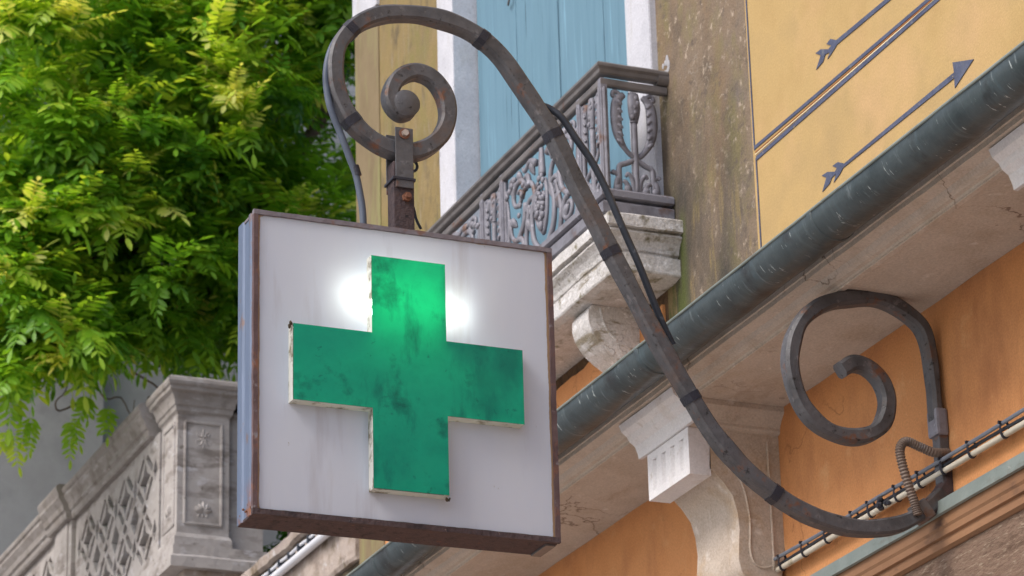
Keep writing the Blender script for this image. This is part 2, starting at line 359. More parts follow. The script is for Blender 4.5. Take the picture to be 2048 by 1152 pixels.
# orange patch with a ragged upper edge under the balcony
pts = [Vector((0, 8.2, 4.70))] + [Vector((0, 10.0, 4.70))]
for k in range(60):
    y = 10.0-1.8*k/59
    pts.append(Vector((0, y, 5.075+.030*noise.noise(Vector((y*5, 0, 0)))+.018*noise.noise(Vector((y*19, 3, 0))))))
obj('plaster_patch', flat_poly(pts, W-.012, .011), m_orange, house, label='orange plaster patch with ragged top edge under the balcony')
# yellow panel and its painted marks
obj('yellow_panel', BOX(W-.006, W-.0005, 1.5, 7.574, 4.69, 8.5), m_yellow, house)
XP = W-.0085
def P(px, py): return at(px, py, 0, XP)
bm = strip(P(1490, -30), P(1508.5, 300), XP, .006); strip(P(1509, 295), P(1900, -38), XP, .011, bm)
obj('painted_border', bm, m_paint, house)
bm = strip(P(1511.5, 316), P(1523, 520), XP, .006); strip(P(1512, 317), P(1900, -24), XP, .013, bm)
obj('painted_border', bm, m_paint, house)
obj('painted_line', strip(P(1510, 305), P(1900, -32), XP, .003), m_paintred, house)
obj('painted_line', strip(P(1510, 309), P(1900, -28), XP, .003), m_paintwhite, house)
A1 = [(1175, 198), (1033, 220), (1043, 287), (298, 905), (255, 895), (218, 922), (250, 935), (235, 960), (185, 962), (145, 988), (178, 1000), (150, 1098), (200, 1040), (215, 1000), (243, 975), (228, 1033), (270, 975), (290, 935), (1045, 325), (1048, 393)]
A2 = [(1000, -560), (245, 68), (205, 60), (178, 95), (210, 105), (190, 130), (140, 130), (103, 158), (140, 170), (108, 270), (155, 215), (170, 165), (200, 150), (185, 198), (225, 140), (250, 98), (1000, -530)]
for A in (A1, A2):
    obj('painted_arrow', flat_poly([P(1600+x/3.39, 60+y/3.39) for x, y in A], XP), m_paint, house)

# cornice with coffered soffit
CY0, CY1, ZS = 1.5, 10.8, 4.52
prof = [(W-.001, ZS), (3.715, ZS), (3.712, ZS+.004), (3.700, ZS+.006), (3.690, ZS+.012), (3.682, ZS+.022), (3.672, ZS+.024), (3.652, ZS+.028), (3.650, ZS+.040), (3.646, ZS+.042), (3.646, ZS+.105), (3.66, ZS+.135), (W-.001, ZS+.16)]
obj('cornice', along_y(prof, CY0, CY1, 140, .0018), m_soffit, house)
# raised soffit border between the coffers
def console(yc):
    hw = .131
    a, b = yc-hw, yc+hw
    bm = along_y([(W, 4.13), (W, 4.455), (3.79, 4.455), (3.785, 4.335), (3.80, 4.325), (3.825, 4.30), (3.85, 4.265), (3.862, 4.22), (3.866, 4.17), (3.862, 4.12), (3.860, 4.085), (3.868, 4.05), (3.89, 4.025), (3.925, 4.012), (3.96, 4.018), (3.985, 4.04), (3.993, 4.08)], a, b, 6, .0012)
    c = obj('console', bm, m_console, house, smooth=True)
    # side panel left as a raised margin
    for s, y in ((-1, a), (1, b)):
        pl = [(3.965, 4.43), (3.965, 4.10), (3.955, 4.075), (3.93, 4.068), (3.905, 4.08), (3.895, 4.12), (3.899, 4.2), (3.885, 4.29), (3.86, 4.33), (3.835, 4.35), (3.835, 4.43)]
        obj('carved_margin', TUBE(crom([(x, y+s*.0005, z) for x, z in pl], 4), .0035, 6), m_console, c, smooth=True)
    # fluted front block
    bm = bmesh.new(); x0, x1 = 3.725, 3.789
    n = 4; fl = .027; gap = (2*hw-n*fl)/(n+1); prof = [(x1, a), (x0, a)]
    for k in range(n):
        y0 = a+gap+k*(fl+gap)
        for q in range(7): prof.append((x0+.010*math.sin(math.pi*q/6), y0+fl*q/6))
    prof += [(x0, b), (x1, b)]
    loft(bm, [[(x, y, z) for x, y in prof] for z in (4.337, 4.425)])
    box(bm, x0, x1, a, b, 4.315, 4.3368); box(bm, x0, x1, a, b, 4.4252, 4.448)
    obj('fluted_block', bm, m_white, c)
    # capping moulding, breaking forward round the console
    bm = stack(3.733, W+.1, a-.004, b+.004, [(-.004, 4.449), (.006, 4.452), (.010, 4.458), (.010, 4.466), (.014, 4.474), (.022, 4.486), (.036, 4.500), (.040, 4.505), (.040, 4.5195)], 8, .0012)
    obj('console_cap', bm, m_soffit, c)
    bm = along_y([(3.66, 4.541), (3.668, 4.522), (3.684, 4.510), (3.692, 4.496), (3.708, 4.484), (3.716, 4.462), (3.718, 4.4495), (3.729, 4.4495), (3.729, 4.541)], a-.042, b+.042, 8, .001)
    obj('white_capping', bm, m_white, c)
for yc in (7.664, 5.63, 9.70): console(yc)
# raised flat bands that frame the soffit panels
obj('soffit_band', BOX(3.716, 3.735, CY0, CY1-.02, ZS-.006, ZS+.01, bev=.002), m_soffit, house)

# shop front below: metal flashing, moulded fascia, rough panel
obj('flashing', along_y([(W, 3.989), (3.952, 3.986), (3.950, 3.952), (3.958, 3.950), (3.960, 3.975), (W, 3.975)], 1.5, 10.8, 60, .0015), m_lead, house)
obj('fascia_moulding', along_y([(W, 3.9745), (3.962, 3.9745), (3.962, 3.925), (3.966, 3.918), (3.966, 3.902), (3.974, 3.899), (3.974, 3.892), (3.968, 3.889), (3.968, 3.874), (3.978, 3.868), (W, 3.868)], 1.5, 10.8, 40, .0008), m_fascia, house)
obj('fascia_panel', BOX(3.982, 3.9995, 1.5, 10.8, 3.0, 3.8675), m_fpanel, house)

# window: stone surround, blue boarded shutters
wf = bmesh.new()
box(wf, 3.976, 4.10, 8.178, 8.348, 5.262, 8.35, .004); box(wf, 3.976, 4.10, 9.79, 9.94, 5.262, 8.35, .004)
box(wf, 3.974, 4.10, 8.17, 9.95, 8.352, 8.55, .004); box(wf, 3.99, 4.10, 8.35, 9.788, 5.262, 5.35, .004)
for y in (8.179, 9.939):
    box(wf, 3.98, 4.0, y-.003, y+.003, 5.4, 8.3)
frm = obj('window_surround', wf, m_frame, house)
for (y0, y1) in ((8.352, 9.066), (9.074, 9.786)):
    sh = obj('shutter', BOX(4.09, 4.105, y0, y1, 5.355, 8.345), m_shutter, house)
    n = 2; first = None
    for k in range(n):
        wd = (y1-y0)/n
        if first is None:
            bm = BOX(4.070, 4.0895, y0+.001, y0+wd-.0025, 5.356, 8.344, bev=.004)
            first = obj('shutter_board', bm, m_shutter, sh)
        else:
            c = first.copy(); c.parent = sh; COL.objects.link(c); c.location.y += wd*k; c.location.x += random.uniform(-.002, .002)
hk = bmesh.new(); q = at(1022, 2, 0, 4.06)
tube(hk, crom([q+Vector((.01, 0, .03)), q+Vector((-.006, -.006, .012)), q+Vector((-.008, 0, 0)), q+Vector((-.004, .016, -.008)), q+Vector((0, .026, .0))], 4), .004, 6)
obj('shutter_latch', hk, m_railiron, house, smooth=True)

# ------------------------------------------------------------------ the gutter
GX, GZ, GR = 3.574, 4.596, .0625
gut = thing('gutter', 'dark green half round metal gutter running under the yellow painted panel', 'gutter', (GX, 6.5, GZ))
rings = []
for k in range(221):
    y = 1.5+9.3*k/220; rr = GR+.0012*noise.noise(Vector((y*6, 0, 0))); ring = []
    for q in range(15):
        a = math.pi+math.pi*q/14; d = .0018*noise.noise(Vector((math.cos(a)*2, y*10, math.sin(a)*2)))
        ring.append((GX+(rr+d)*math.cos(a), y, GZ+(rr+d)*math.sin(a)))
    for q in range(15):
        a = 2*math.pi-math.pi*q/14; ring.append((GX+(rr-.004)*math.cos(a), y, GZ+(rr-.004)*math.sin(a)))
    rings.append(ring)
gc = obj('gutter_channel', loft(bmesh.new(), rings), m_gutter, gut, smooth=True)
obj('rolled_edge', TUBE([(GX-GR-.001, 1.5+9.3*k/60, GZ+.003+.001*noise.noise(Vector((k*.7, 0, 0)))) for k in range(61)], .0038, 8), m_lead, gut, smooth=True)
def hoop(y, wd=.012, th=.0035):
    bm = bmesh.new(); rings = []
    for q in range(19):
        a = math.pi*.97+math.pi*1.03*q/18
        rings.append([(GX+(GR+e)*math.cos(a), y+s, GZ+(GR+e)*math.sin(a)) for e, s in ((.0002, -wd), (th, -wd*.7), (th, wd*.7), (.0002, wd))])
    return loft(bm, rings)
for y in (6.36, 7.36, 8.4, 9.4):
    obj('gutter_joint', hoop(y+.03), m_gutter, gut, smooth=True)
    bm = BOX(GX+GR-.002, 3.66, y-.012, y+.012, GZ-.004, GZ+.004)
    obj('gutter_bracket', bm, m_railiron, gut)

# ------------------------------------------------------------------ the balcony
bal = thing('balcony', 'shallow stone balcony with ornate grey iron railing under the blue shutters', 'balcony', (W, 9.06, 5.12))
BX, BY0, BY1 = 3.80, 8.10, 10.02
lv = [(-.02, 5.120), (.0, 5.121), (.028, 5.127), (.031, 5.132), (.031, 5.182), (.016, 5.186), (.016, 5.193), (.024, 5.197), (.027, 5.210), (.036, 5.226), (.048, 5.238), (.052, 5.242), (.052, 5.248), (.042, 5.250), (.042, 5.255), (.062, 5.258), (.062, 5.294), (.055, 5.300), (.0, 5.301)]
obj('slab', stack(BX, W+.05, BY0, BY1, [(o-.018, z) for o, z in lv], 60, .0024), m_slab, bal)
def corbel(yc):
    a, b = yc-.062, yc+.062
    pr = [(W, 5.119), (3.815, 5.119), (3.803, 5.10), (3.802, 5.07), (3.812, 5.035), (3.835, 5.00), (3.87, 4.97), (3.91, 4.945), (3.945, 4.915), (3.965, 4.88), (3.972, 4.84), (3.972, 4.70), (W, 4.70)]
    pr = [(x+.018 if x < 3.99 else x, z) for x, z in pr]
    c = obj('corbel', along_y(pr, a, b, 8, .0016), m_slab, bal, smooth=True)
    for s, y in ((-1, a), (1, b)):
        obj('corbel_groove', TUBE(crom([(3.86, y, 5.11), (3.868, y, 5.07), (3.89, y, 5.03), (3.93, y, 5.0), (3.975, y, 4.985)], 5), .004, 6), m_slab, c, smooth=True)
corbel(8.425); corbel(9.66)
# railing
RX, RY0, RY1 = 3.785, 8.125, 9.995
def rail_loop(levels, name, mat, x=RX, y0=RY0, y1=RY1, jit=.0008):
    """a moulded rail on three sides: near end, front, far end"""
    bm = bmesh.new()
    def sec(o_in):   # ring of the path's mitred corners
        return None
    path = [(W-.004, y0, 0, -1), (x, y0, -1, -1), (x, y1, -1, 1), (W-.004, y1, 0, 1)]
    rings = []
    for i in range(len(path)-1):
        for k in range(24 if i == 1 else 8):
            t = k/(24 if i == 1 else 8); A, B = path[i], path[i+1]
            if k == 0: px, py, ox, oy = A
            else:
                px, py = A[0]+(B[0]-A[0])*t, A[1]+(B[1]-A[1])*t
                ox, oy = ((0, -1), (-1, 0), (0, 1))[i]
            rings.append((px, py, ox, oy))
    rings.append(path[-1])
    loft(bm, [[Vector((px+ox*o, py+oy*o, z))+noise.noise_vector(Vector((px*12, py*12, z*12)))*jit for o, z in levels] for px, py, ox, oy in rings])
    return obj(name, bm, mat, bal)
rail_loop([(-.020, 5.806), (.020, 5.806), (.025, 5.800), (.025, 5.792), (.017, 5.785), (.015, 5.774), (.010, 5.770), (-.012, 5.770), (-.016, 5.776), (-.020, 5.80)], 'top_rail', m_railiron)
rail_loop([(-.010, 5.757), (.009, 5.757), (.011, 5.752), (.011, 5.737), (.008, 5.733), (-.008, 5.733), (-.010, 5.74)], 'under_rail', m_railiron)
rail_loop([(-.018, 5.392), (.018, 5.392), (.026, 5.384), (.026, 5.366), (.016, 5.362), (-.018, 5.362)], 'bottom_rail', m_iron)
rail_loop([(-.018, 5.352), (.018, 5.352), (.024, 5.345), (.022, 5.315), (.016, 5.311), (-.018, 5.311)], 'base_plate', m_iron)
def post(x, y):
    bm = bmesh.new(); s = .011
    box(bm, x-s, x+s, y-s, y+s, 5.392, 5.757, .0015)
    for dx, dy in ((-s, 0), (0, -s)):      # a rounded rib on the two outer faces
        tube(bm, [(x+dx, y+dy, 5.393), (x+dx, y+dy, 5.726)], .0055, 8)
    return bm
posts = [(RX, RY0), (RX, 8.287), (RX, 8.99-.085), (RX, 8.99+.085), (RX, 9.83), (RX, RY1)]
for (x, y) in posts: obj('railing_post', post(x, y), m_iron, bal, smooth=True)
obj('rail_stub', TUBE([(3.965, RY0, 5.785), (4.002, RY0, 5.785)], .024, 12), m_railiron, bal, smooth=True)
bm = bmesh.new()
for k in range(14):
    ball(bm, Vector((3.999, RY0-.005+random.uniform(-.022, .022), 5.825+random.uniform(-.02, .04))), random.uniform(.005, .011), (.12, 1, 1.4), 6)
obj('mortar_smear', bm, m_grey, bal, smooth=True)

def orn(paths, balls):
    """a cast ornament built in local (u, d, v) from tapering tubes and beads"""
    bm = bmesh.new()
    for pts, r, flat in paths:
        f = r if callable(r) else (lambda t, r=r: r)
        tube(bm, crom([(u, d, v) for u, v, d in pts], 5), (lambda t: f(t)*1.22), 7, flat, (0, 1, 0))
    for (u, v, d, rad, sc) in balls: ball(bm, Vector((u, d, v)), rad, sc, 8)
    me = bpy.data.meshes.new('ornament'); bmesh.ops.recalc_face_normals(bm, faces=bm.faces[:]); bm.to_mesh(me); bm.free()
    me.materials.append(m_iron); me.polygons.foreach_set('use_smooth', [True]*len(me.polygons)); return me
def lyre():
    L, B = [], []
    for s in (-1, 1):
        L.append(([(s*.030, .325, 0), (s*.054, .30, 0), (s*.060, .24, 0), (s*.052, .18, 0), (s*.026, .135, .002*s), (s*-.005, .115, .003*s)], lambda t: .0075+.0085*math.sin(min(1, t*1.35)*math.pi), .5))
        L.append(([(s*.040, .315, 0), (s*.050, .328, 0), (s*.064, .330, 0), (s*.068, .318, 0), (s*.060, .312, 0)], .006, .8))
        for k in range(6):      # leaf ribs on the two blades
            v = .30-.026*k; L.append(([(s*.060, v, -.003), (s*.050, v-.005, -.008), (s*.042, v-.014, -.006)], lambda t: .0055-.001*t, .6))
        L.append(([(s*-.002, .115, 0), (s*.030, .098, 0), (s*.052, .088, 0), (s*.056, .070, 0), (s*.056, .02, 0), (s*.06, .0, 0)], .0075, .8))
        L.append(([(s*.008, .0, 0), (s*.013, .04, -.004), (s*.028, .062, -.006), (s*.036, .052, -.004)], lambda t: .008-.004*t, .6))
        L.append(([(s*.02, .0, 0), (s*.034, .03, -.004), (s*.046, .038, -.004)], lambda t: .009-.004*t, .6))
        L.append(([(s*.056, .05, 0), (s*.072, .065, 0), (s*.079, .058, 0)], .006, .7))
        L.append(([(s*.070, .0, 0), (s*.066, .03, -.004), (s*.056, .05, 0)], .008, .6))
        B.append((s*.062, .012, -.004, .014, (1, .5, 1))); B.append((s*.03, .012, -.004, .013, (1, .5, 1.2)))
    L.append(([(0, 0, 0), (0, .10, 0), (0, .235, 0)], .0085, 1)); L.append(([(0, .235, 0), (0, .28, -.003), (0, .333, 0)], lambda t: .010+.008*math.sin(t*2.6), .5))
    B.append((0, .236, -.002, .014, (1, .8, .35)))
    for k in range(5): B.append((random.uniform(-.014, .014), .25+.016*k, -.009, .008, (1, .7, 1.2)))
    return orn(L, B)
def spiral(cx, cv, r, turns, a0, sgn, n=14):
    return [(cx+r*(1-.78*k/n)*math.cos(a0+sgn*turns*2*math.pi*k/n), cv+r*(1-.78*k/n)*math.sin(a0+sgn*turns*2*math.pi*k/n), 0) for k in range(n+1)]
def scrollwork():
    L, B = [], []
    for s in (-1, 1):
        L.append(([(s*.03, .0, 0), (s*.075, .05, 0), (s*.085, .13, 0), (s*.06, .20, 0), (s*.085, .25, 0), (s*.13, .255, 0), (s*.155, .225, 0)], lambda t: .0095-.003*t, .8))
        L.append((spiral(s*.185, .245, .055, 1.35, math.pi*(1 if s > 0 else 0), -s), lambda t: .009-.004*t, .8))
        L.append(([(s*.13, .20, 0), (s*.145, .14, 0), (s*.20, .10, 0), (s*.245, .13, 0), (s*.25, .19, 0)], lambda t: .010-.004*t, .8))
        L.append((spiral(s*.19, .055, .045, 1.3, math.pi*.5, s), lambda t: .009-.004*t, .8))
        L.append(([(s*.12, 0, 0), (s*.135, .07, 0), (s*.115, .14, 0), (s*.10, .18, 0)], .008, .8))
        L.append(([(s*.04, .30, 0), (s*.09, .325, 0), (s*.13, .31, 0), (s*.15, .325, 0)], lambda t: .011-.006*t, .7))
        L.append(([(s*.245, .0, 0), (s*.27, .08, 0), (s*.265, .2, 0), (s*.285, .30, 0)], lambda t: .010-.005*t, .7))
        L.append(([(s*.10, .245, 0), (s*.11, .285, 0), (s*.14, .29, 0)], lambda t: .012-.007*t, .7))
        for k in range(4):
            B.append((s*(.21+.02*k), .31-.012*k, -.004, .014, (1, .5, .8))); B.append((s*(.135+.012*k), .262-.03*k, -.008, .010, (1, .6, 1)))
        L.append(([(s*.02, .22, 0), (s*.042, .17, -.004), (s*.034, .09, -.004), (0, .045, 0)], .007, .8))
    for s in (-1, 1):        # second layer of leaves and tendrils
        L.append((spiral(s*.085, .165, .040, 1.2, math.pi*(0 if s > 0 else 1), s), lambda t: .008-.003*t, .7))
        L.append((spiral(s*.235, .30, .030, 1.2, math.pi*1.5, -s), lambda t: .008-.003*t, .7))
        for u, v, du, dv in ((.16, .02, .03, .05), (.21, .15, .04, .03), (.10, .09, .03, .045), (.16, .29, .03, .03), (.065, .27, .02, .045), (.26, .03, .02, .05)):
            L.append(([(s*u, v, .004), (s*(u+du*.5), v+dv*.7, -.002), (s*(u+du), v+dv, .002)], lambda t: .003+.011*math.sin(min(1, t*1.05)*3), .5))
    for k in range(26):
        a = random.uniform(0, 6.28); q = random.random()**.5
        B.append((.030*q*math.cos(a), .135+.060*q*math.sin(a), -.012, random.uniform(.007, .011), (1, .8, 1.1)))
    for k in range(6):
        a = k/6*6.28; B.append((.020*math.cos(a), .215+.020*math.sin(a), -.008, .011, (1, .6, 1)))
    B.append((0, .07, -.010, .013, (1, .7, 1.5))); B.append((0, .125, -.002, .045, (.8, .22, 1.5)))
    L.append(([(0, .24, 0), (0, .29, 0), (0, .333, 0)], lambda t: .014-.005*t, .7))
    return orn(L, B)
ly, sc = lyre(), scrollwork()
def place_orn(me, name, x, y, rot, su=1):
    o = bpy.data.objects.new(name, me); COL.objects.link(o); o.parent = bal
    o.location = Vector((x, y, 5.391))-ORG[bal.name]; o.rotation_euler = (0, 0, rot); o.scale = (su, 1, 1)
place_orn(ly, 'lyre_ornament', 3.885, RY0, 0)
for y in (8.206, 8.99, 9.912): place_orn(ly, 'lyre_ornament', RX, y, -math.pi/2, .95 if y != 8.99 else 1)
for y in (8.596, 9.453): place_orn(sc, 'scroll_ornament', RX, y, -math.pi/2, 1.03 if y < 9 else 1.22)

# ------------------------------------------------------------------ the wrought iron bracket
YB = 6.652
def B(px, py): return at(px, py, 1, YB)
br = thing('scroll_bracket', 'large wrought iron scroll bracket that carries the pharmacy sign from the orange wall', 'bracket', (3.95, YB, 4.1))
main = [(818, 222), (800, 226), (783, 208), (781, 184), (796, 158), (828, 145), (863, 158), (888, 192), (895, 232), (884, 268), (860, 292), (828, 305), (795, 303), (755, 288), (716, 258), (688, 218), (670, 165), (671, 108), (690, 72), (722, 45), (760, 31), (802, 28), (850, 32), (905, 47), (955, 73), (1000, 113), (1042, 172), (1078, 226), (1106, 271), (1146, 355), (1183, 428), (1222, 505), (1264, 585), (1298, 650), (1332, 712), (1378, 790), (1420, 858), (1458, 906), (1500, 950), (1553, 992), (1605, 1024), (1655, 1044), (1715, 1057), (1775, 1054), (1817, 1041), (1855, 1015), (1883, 990)]
mp = crom([B(*q) for q in main], 12)
obj('scroll_bar', bar(bmesh.new(), mp, .0395, .042, .006, .0026), m_wrought, br, smooth=True)
bm = bmesh.new(); c = B(808, 212)
tube(bm, [c+Vector((0, -.0222, 0)), c+Vector((0, -.020, 0)), c+Vector((0, .020, 0)), c+Vector((0, .0222, 0))], lambda t: .034 if .2 < t < .8 else .0315, 24)
obj('scroll_end', bm, m_wrought, br, smooth=True)
sup = [(1900, 846), (1899, 805), (1893, 765), (1876, 714), (1848, 663), (1812, 627), (1765, 602), (1704, 597), (1640, 612), (1598, 650), (1580, 712), (1587, 768), (1608, 817), (1645, 855), (1690, 873), (1732, 871), (1763, 850), (1774, 806), (1762, 765), (1735, 737), (1705, 728), (1680, 741)]
sp = [Vector((p.x if p.x < 3.945 else 3.945+.036*(1-math.exp(-(p.x-3.945)/.036)), p.y, p.z)) for p in crom([B(*q) for q in sup], 14)]
obj('support_scroll', bar(bmesh.new(), sp, lambda t: .0385 if t > .22 else .026+.0125*t/.22, .044, .008, .003), m_wrought, br, smooth=True)
xs = 3.984; zc_ = B(1897, 850).z
obj('wall_strap', BOX(xs-.012, W-.001, YB-.018, YB+.018, 3.985, zc_+.02, bev=.003), m_wrought, br)
zc = B(1897, 850).z
obj('strap_cuff', BOX(xs-.020, W-.002, YB-.025, YB+.025, zc-.036, zc+.036, bev=.008), m_iron, br)
# flattened foot that runs from the curve into the strap
obj('bracket_foot', bar(bmesh.new(), crom([B(1850, 1020), B(1872, 1003), B(1892, 975), B(1902, 930)], 5), .043, .040, .006, .001), m_rust, br, smooth=True)
def band(px, py, nx, ny, ln=.018, mat=None):
    i = min(range(len(mp)), key=lambda k: (mp[k]-B(px, py)).length); t = (mp[min(i+1, len(mp)-1)]-mp[max(i-1, 0)]).normalized(); p = mp[i]
    obj('tape_band', bar(bmesh.new(), [p-t*ln, p-t*ln*.4, p+t*ln*.3, p+t*ln], .0435, .0465, .009, .001), m_tape, br, smooth=True)
for q in ((700, 62), (965, 79), (703, 242), (1107, 272), (1223, 507), (1382, 795), (1550, 990)): band(*q, 0, 0, .011)
i = min(range(len(mp)), key=lambda k: (mp[k]-B(1842, 1022)).length); t = (mp[i+1]-mp[i-1]).normalized(); p = mp[i]
obj('clamp_band', bar(bmesh.new(), [p-t*.014, p+t*.014], .052, .052, .004), m_railiron, br)
# fork plates, bolts and hanger post
ptop, pbot = B(800, 266), B(800, 382)
for nm, y0, y1, dx in (('clamp_plate', YB-.0285, YB-.0235, 0), ('clamp_plate', YB+.0235, YB+.0285, -.004)):
    cp = obj(nm, BOX(ptop.x-.0225+dx, ptop.x+.0225+dx, y0, y1, pbot.z-.002, ptop.z+.002, bev=.0015), m_wrought, br)
    if dx == 0:
        q = B(800, 277); bm = bmesh.new(); tube(bm, [(q.x, y0-.011, q.z), (q.x, y0, q.z)], .0085, 6)
        obj('bolt', bm, m_bolt, cp); bm = bmesh.new(); tube(bm, [(q.x, y0-.003, q.z), (q.x, y0+.001, q.z)], .0135, 16); obj('washer', bm, m_boltrust, cp)
hp = obj('hanger_post', BOX(ptop.x-.026, ptop.x+.026, YB-.022, YB+.022, 4.49, B(800, 330).z, bev=.003), m_rust, br)
q = B(806, 402); bm = bmesh.new(); tube(bm, [(q.x, YB-.040, q.z), (q.x, YB-.02, q.z)], .0068, 10); obj('bolt', bm, m_boltrust, hp)
bm = bmesh.new(); tube(bm, [(q.x, YB-.031, q.z), (q.x, YB-.02, q.z)], .012, 6); obj('nut', bm, m_boltrust, hp)
q = B(800, 366); obj('tie_band', BOX(ptop.x-.031, ptop.x+.027, YB-.031, YB+.031, q.z-.004, q.z+.003, bev=.001), m_tape, br)

# cables on the bracket
cb = bmesh.new()
def Bd(px, py, d): return at(px, py, 1, YB+d)
tube(cb, crom([Bd(1040, 170, .016), Bd(1072, 205, .016), Bd(1100, 218, .010), Bd(1124, 236, -.002), Bd(1153, 279, -.004), Bd(1183, 322, -.004), Bd(1212, 378, -.004), Bd(1236, 434, -.004), Bd(1256, 480, -.002), Bd(1277, 527, 0), Bd(1301, 588, .01), Bd(1326, 650, .016), Bd(1345, 690, .02)], 6), .0092, 10)
tag(obj('power_cable', cb, m_rubber, smooth=True), 'thick black cable bowing out beside the diagonal iron bar', 'cable')
cb = bmesh.new()
tube(cb, crom([Bd(705, 50, .012), Bd(680, 70, .006), Bd(660, 105, 0), Bd(652, 150, 0), Bd(657, 200, 0), Bd(668, 235, 0), Bd(684, 275, 0), Bd(700, 318, 0), Bd(712, 350, 0), Bd(720, 388, 0), Bd(725, 420, 0), Bd(727, 455, .0)], 6), .0085, 10)
feed = obj('feed_cable', cb, m_cable, smooth=True)
tag(feed, 'grey cable dropping from the left of the scroll into the sign top', 'cable')
bm = bmesh.new(); q0, q1 = Bd(709, 332, 0), Bd(715, 352, 0); tube(bm, [q0, q1], .0105, 10); c_ = obj('cable_sleeve', bm, m_tape, feed, smooth=True)
bm = bmesh.new()
tube(bm, crom([Bd(825, 318, .02), Bd(834, 330, .018), Bd(832, 340, .02), Bd(822, 346, .026), Bd(818, 365, .03), Bd(820, 392, .026), Bd(828, 420, .02), Bd(833, 440, .02), Bd(842, 458, .02)], 5), .0036, 8)
tag(obj('thin_wire', bm, m_rubber, smooth=True), 'thin black wire looping behind the hanger post into the sign', 'wire')

# ------------------------------------------------------------------ the pharmacy sign
SX0, SX1, SZ0, SZ1, YF, SD = 2.176, 2.922, 3.774, 4.506, 6.594, .114
sg = thing('pharmacy_sign', 'square white illuminated pharmacy sign with green cross in a rusty steel frame', 'sign', ((SX0+SX1)/2, YF+SD/2, SZ0))
fl = .013
def rail_v(x0, x1, s):
    # sheet metal side with two rolled ridges, s = outward direction
    X = x0 if s < 0 else x1; inn = x1 if s < 0 else x0
    pr = [(X, YF+.004), (X+s*-.002, YF+.02), (X+s*.0035, YF+.024), (X+s*.0035, YF+.036), (X+s*-.002, YF+.040), (X+s*-.002, YF+.078), (X+s*.003, YF+.082), (X+s*.003, YF+SD), (inn, YF+SD), (inn, YF+.004)]
    return loft(bmesh.new(), [[(x, y, z) for x, y in pr] for z in (SZ0+.002, SZ0+.2, SZ0+.5, SZ1-.002)])
obj('side_sheet', rail_v(SX0+.003, SX0+.009, -1), m_signsteel, sg, label='left side sheet coloured with blue sky reflection, rusting at its foot')
obj('side_sheet', rail_v(SX1-.009, SX1-.003, 1), m_flange, sg)
obj('bottom_sheet', BOX(SX0+.003, SX1-.003, YF+.004, YF+SD, SZ0+.001, SZ0+.007), m_rust, sg, label='heavily rusted bottom sheet')
obj('top_sheet', BOX(SX0+.003, SX1-.003, YF+.004, YF+SD, SZ1-.007, SZ1-.001), m_flangetop, sg)
obj('back_sheet', BOX(SX0+.004, SX1-.004, YF+SD-.006, YF+SD-.001, SZ0+.008, SZ1-.008), m_flangetop, sg)
def rough_bar(x0, x1, z0, z1, horiz, jit=.0012):
    n = 50; rings = []
    for k in range(n+1):
        t = k/n
        if horiz: ring = [(x0+(x1-x0)*t, y, z) for y, z in ((YF, z0), (YF, z1), (YF+.012, z1), (YF+.012, z0))]
        else: ring = [(x, y, z0+(z1-z0)*t) for y, x in ((YF, x0), (YF, x1), (YF+.012, x1), (YF+.012, x0))]
        rings.append([Vector(p)+noise.noise_vector(Vector(p)*45)*jit for p in ring])
    return loft(bmesh.new(), rings)
obj('front_flange', rough_bar(SX0, SX1, SZ1-.011, SZ1, True), m_flangetop, sg)
obj('front_flange', rough_bar(SX0, SX1, SZ0, SZ0+fl, True), m_rust, sg)
obj('front_flange', rough_bar(SX0, SX0+.011, SZ0+fl, SZ1-.0115, False), m_flange, sg)
obj('front_flange', rough_bar(SX1-.012, SX1, SZ0+fl, SZ1-.0115, False), m_flange, sg)
bm = BOX(SX1-.03, SX1-.005, YF+.02, YF+.11, SZ0-.004, SZ0+.001, bev=.001)
obj('corner_plate', bm, m_railiron, sg)
bm = bmesh.new()
for k in range(5): ball(bm, Vector((SX0+.0015, YF+.02+.018*k, SZ0+.02+.01*(k % 2))), .003, (1, 1, 1), 6)
obj('rivet', bm, m_boltrust, sg)
# cross outline
CX, CZ, AH, AW = 2.545, 4.135, .2825, .0915
def in_cross(x, z): 
    dx, dz = abs(x-CX), abs(z-CZ); return (dx <= AW and dz <= AH) or (dx <= AH and dz <= AW)
def cross_dist(x, z):
    dx, dz = abs(x-CX), abs(z-CZ)
    if dx <= AW and dz <= AW: return math.hypot(AW-dx, AW-dz)
    if dx <= AW: return min(AW-dx, AH-dz)
    return min(AW-dz, AH-dx)
def sheet(xs_, zs_, y, keep, name, mat, edge, th=.003):
    bm = bmesh.new(); g = {}
    def V(i, j):
        if (i, j) not in g: g[i, j] = bm.verts.new((xs_[i], y, zs_[j]))
        return g[i, j]
    for i in range(len(xs_)-1):
        for j in range(len(zs_)-1):
            if keep((xs_[i]+xs_[i+1])/2, (zs_[j]+zs_[j+1])/2): bm.faces.new((V(i, j), V(i+1, j), V(i+1, j+1), V(i, j+1)))
    co = [(v.co.x, v.co.z) for v in bm.verts]
    o = obj(name, bm, mat, sg)
    a = o.data.attributes.new('edge', 'FLOAT', 'POINT'); a.data.foreach_set('value', [edge(x, z) for x, z in co]); return o
def cuts(a, b, extra, n):
    s = sorted(set([round(a+(b-a)*k/n, 5) for k in range(n+1)]+[round(e, 5) for e in extra])); out = [s[0]]
    for q in s[1:]:
        if q-out[-1] > .0005: out.append(q)
    return out
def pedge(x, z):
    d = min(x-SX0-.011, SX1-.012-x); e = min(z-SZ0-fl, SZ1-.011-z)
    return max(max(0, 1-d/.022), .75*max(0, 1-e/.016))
ex = [CX-AH, CX-AW, CX+AW, CX+AH]; ez = [CZ-AH, CZ-AW, CZ+AW, CZ+AH]
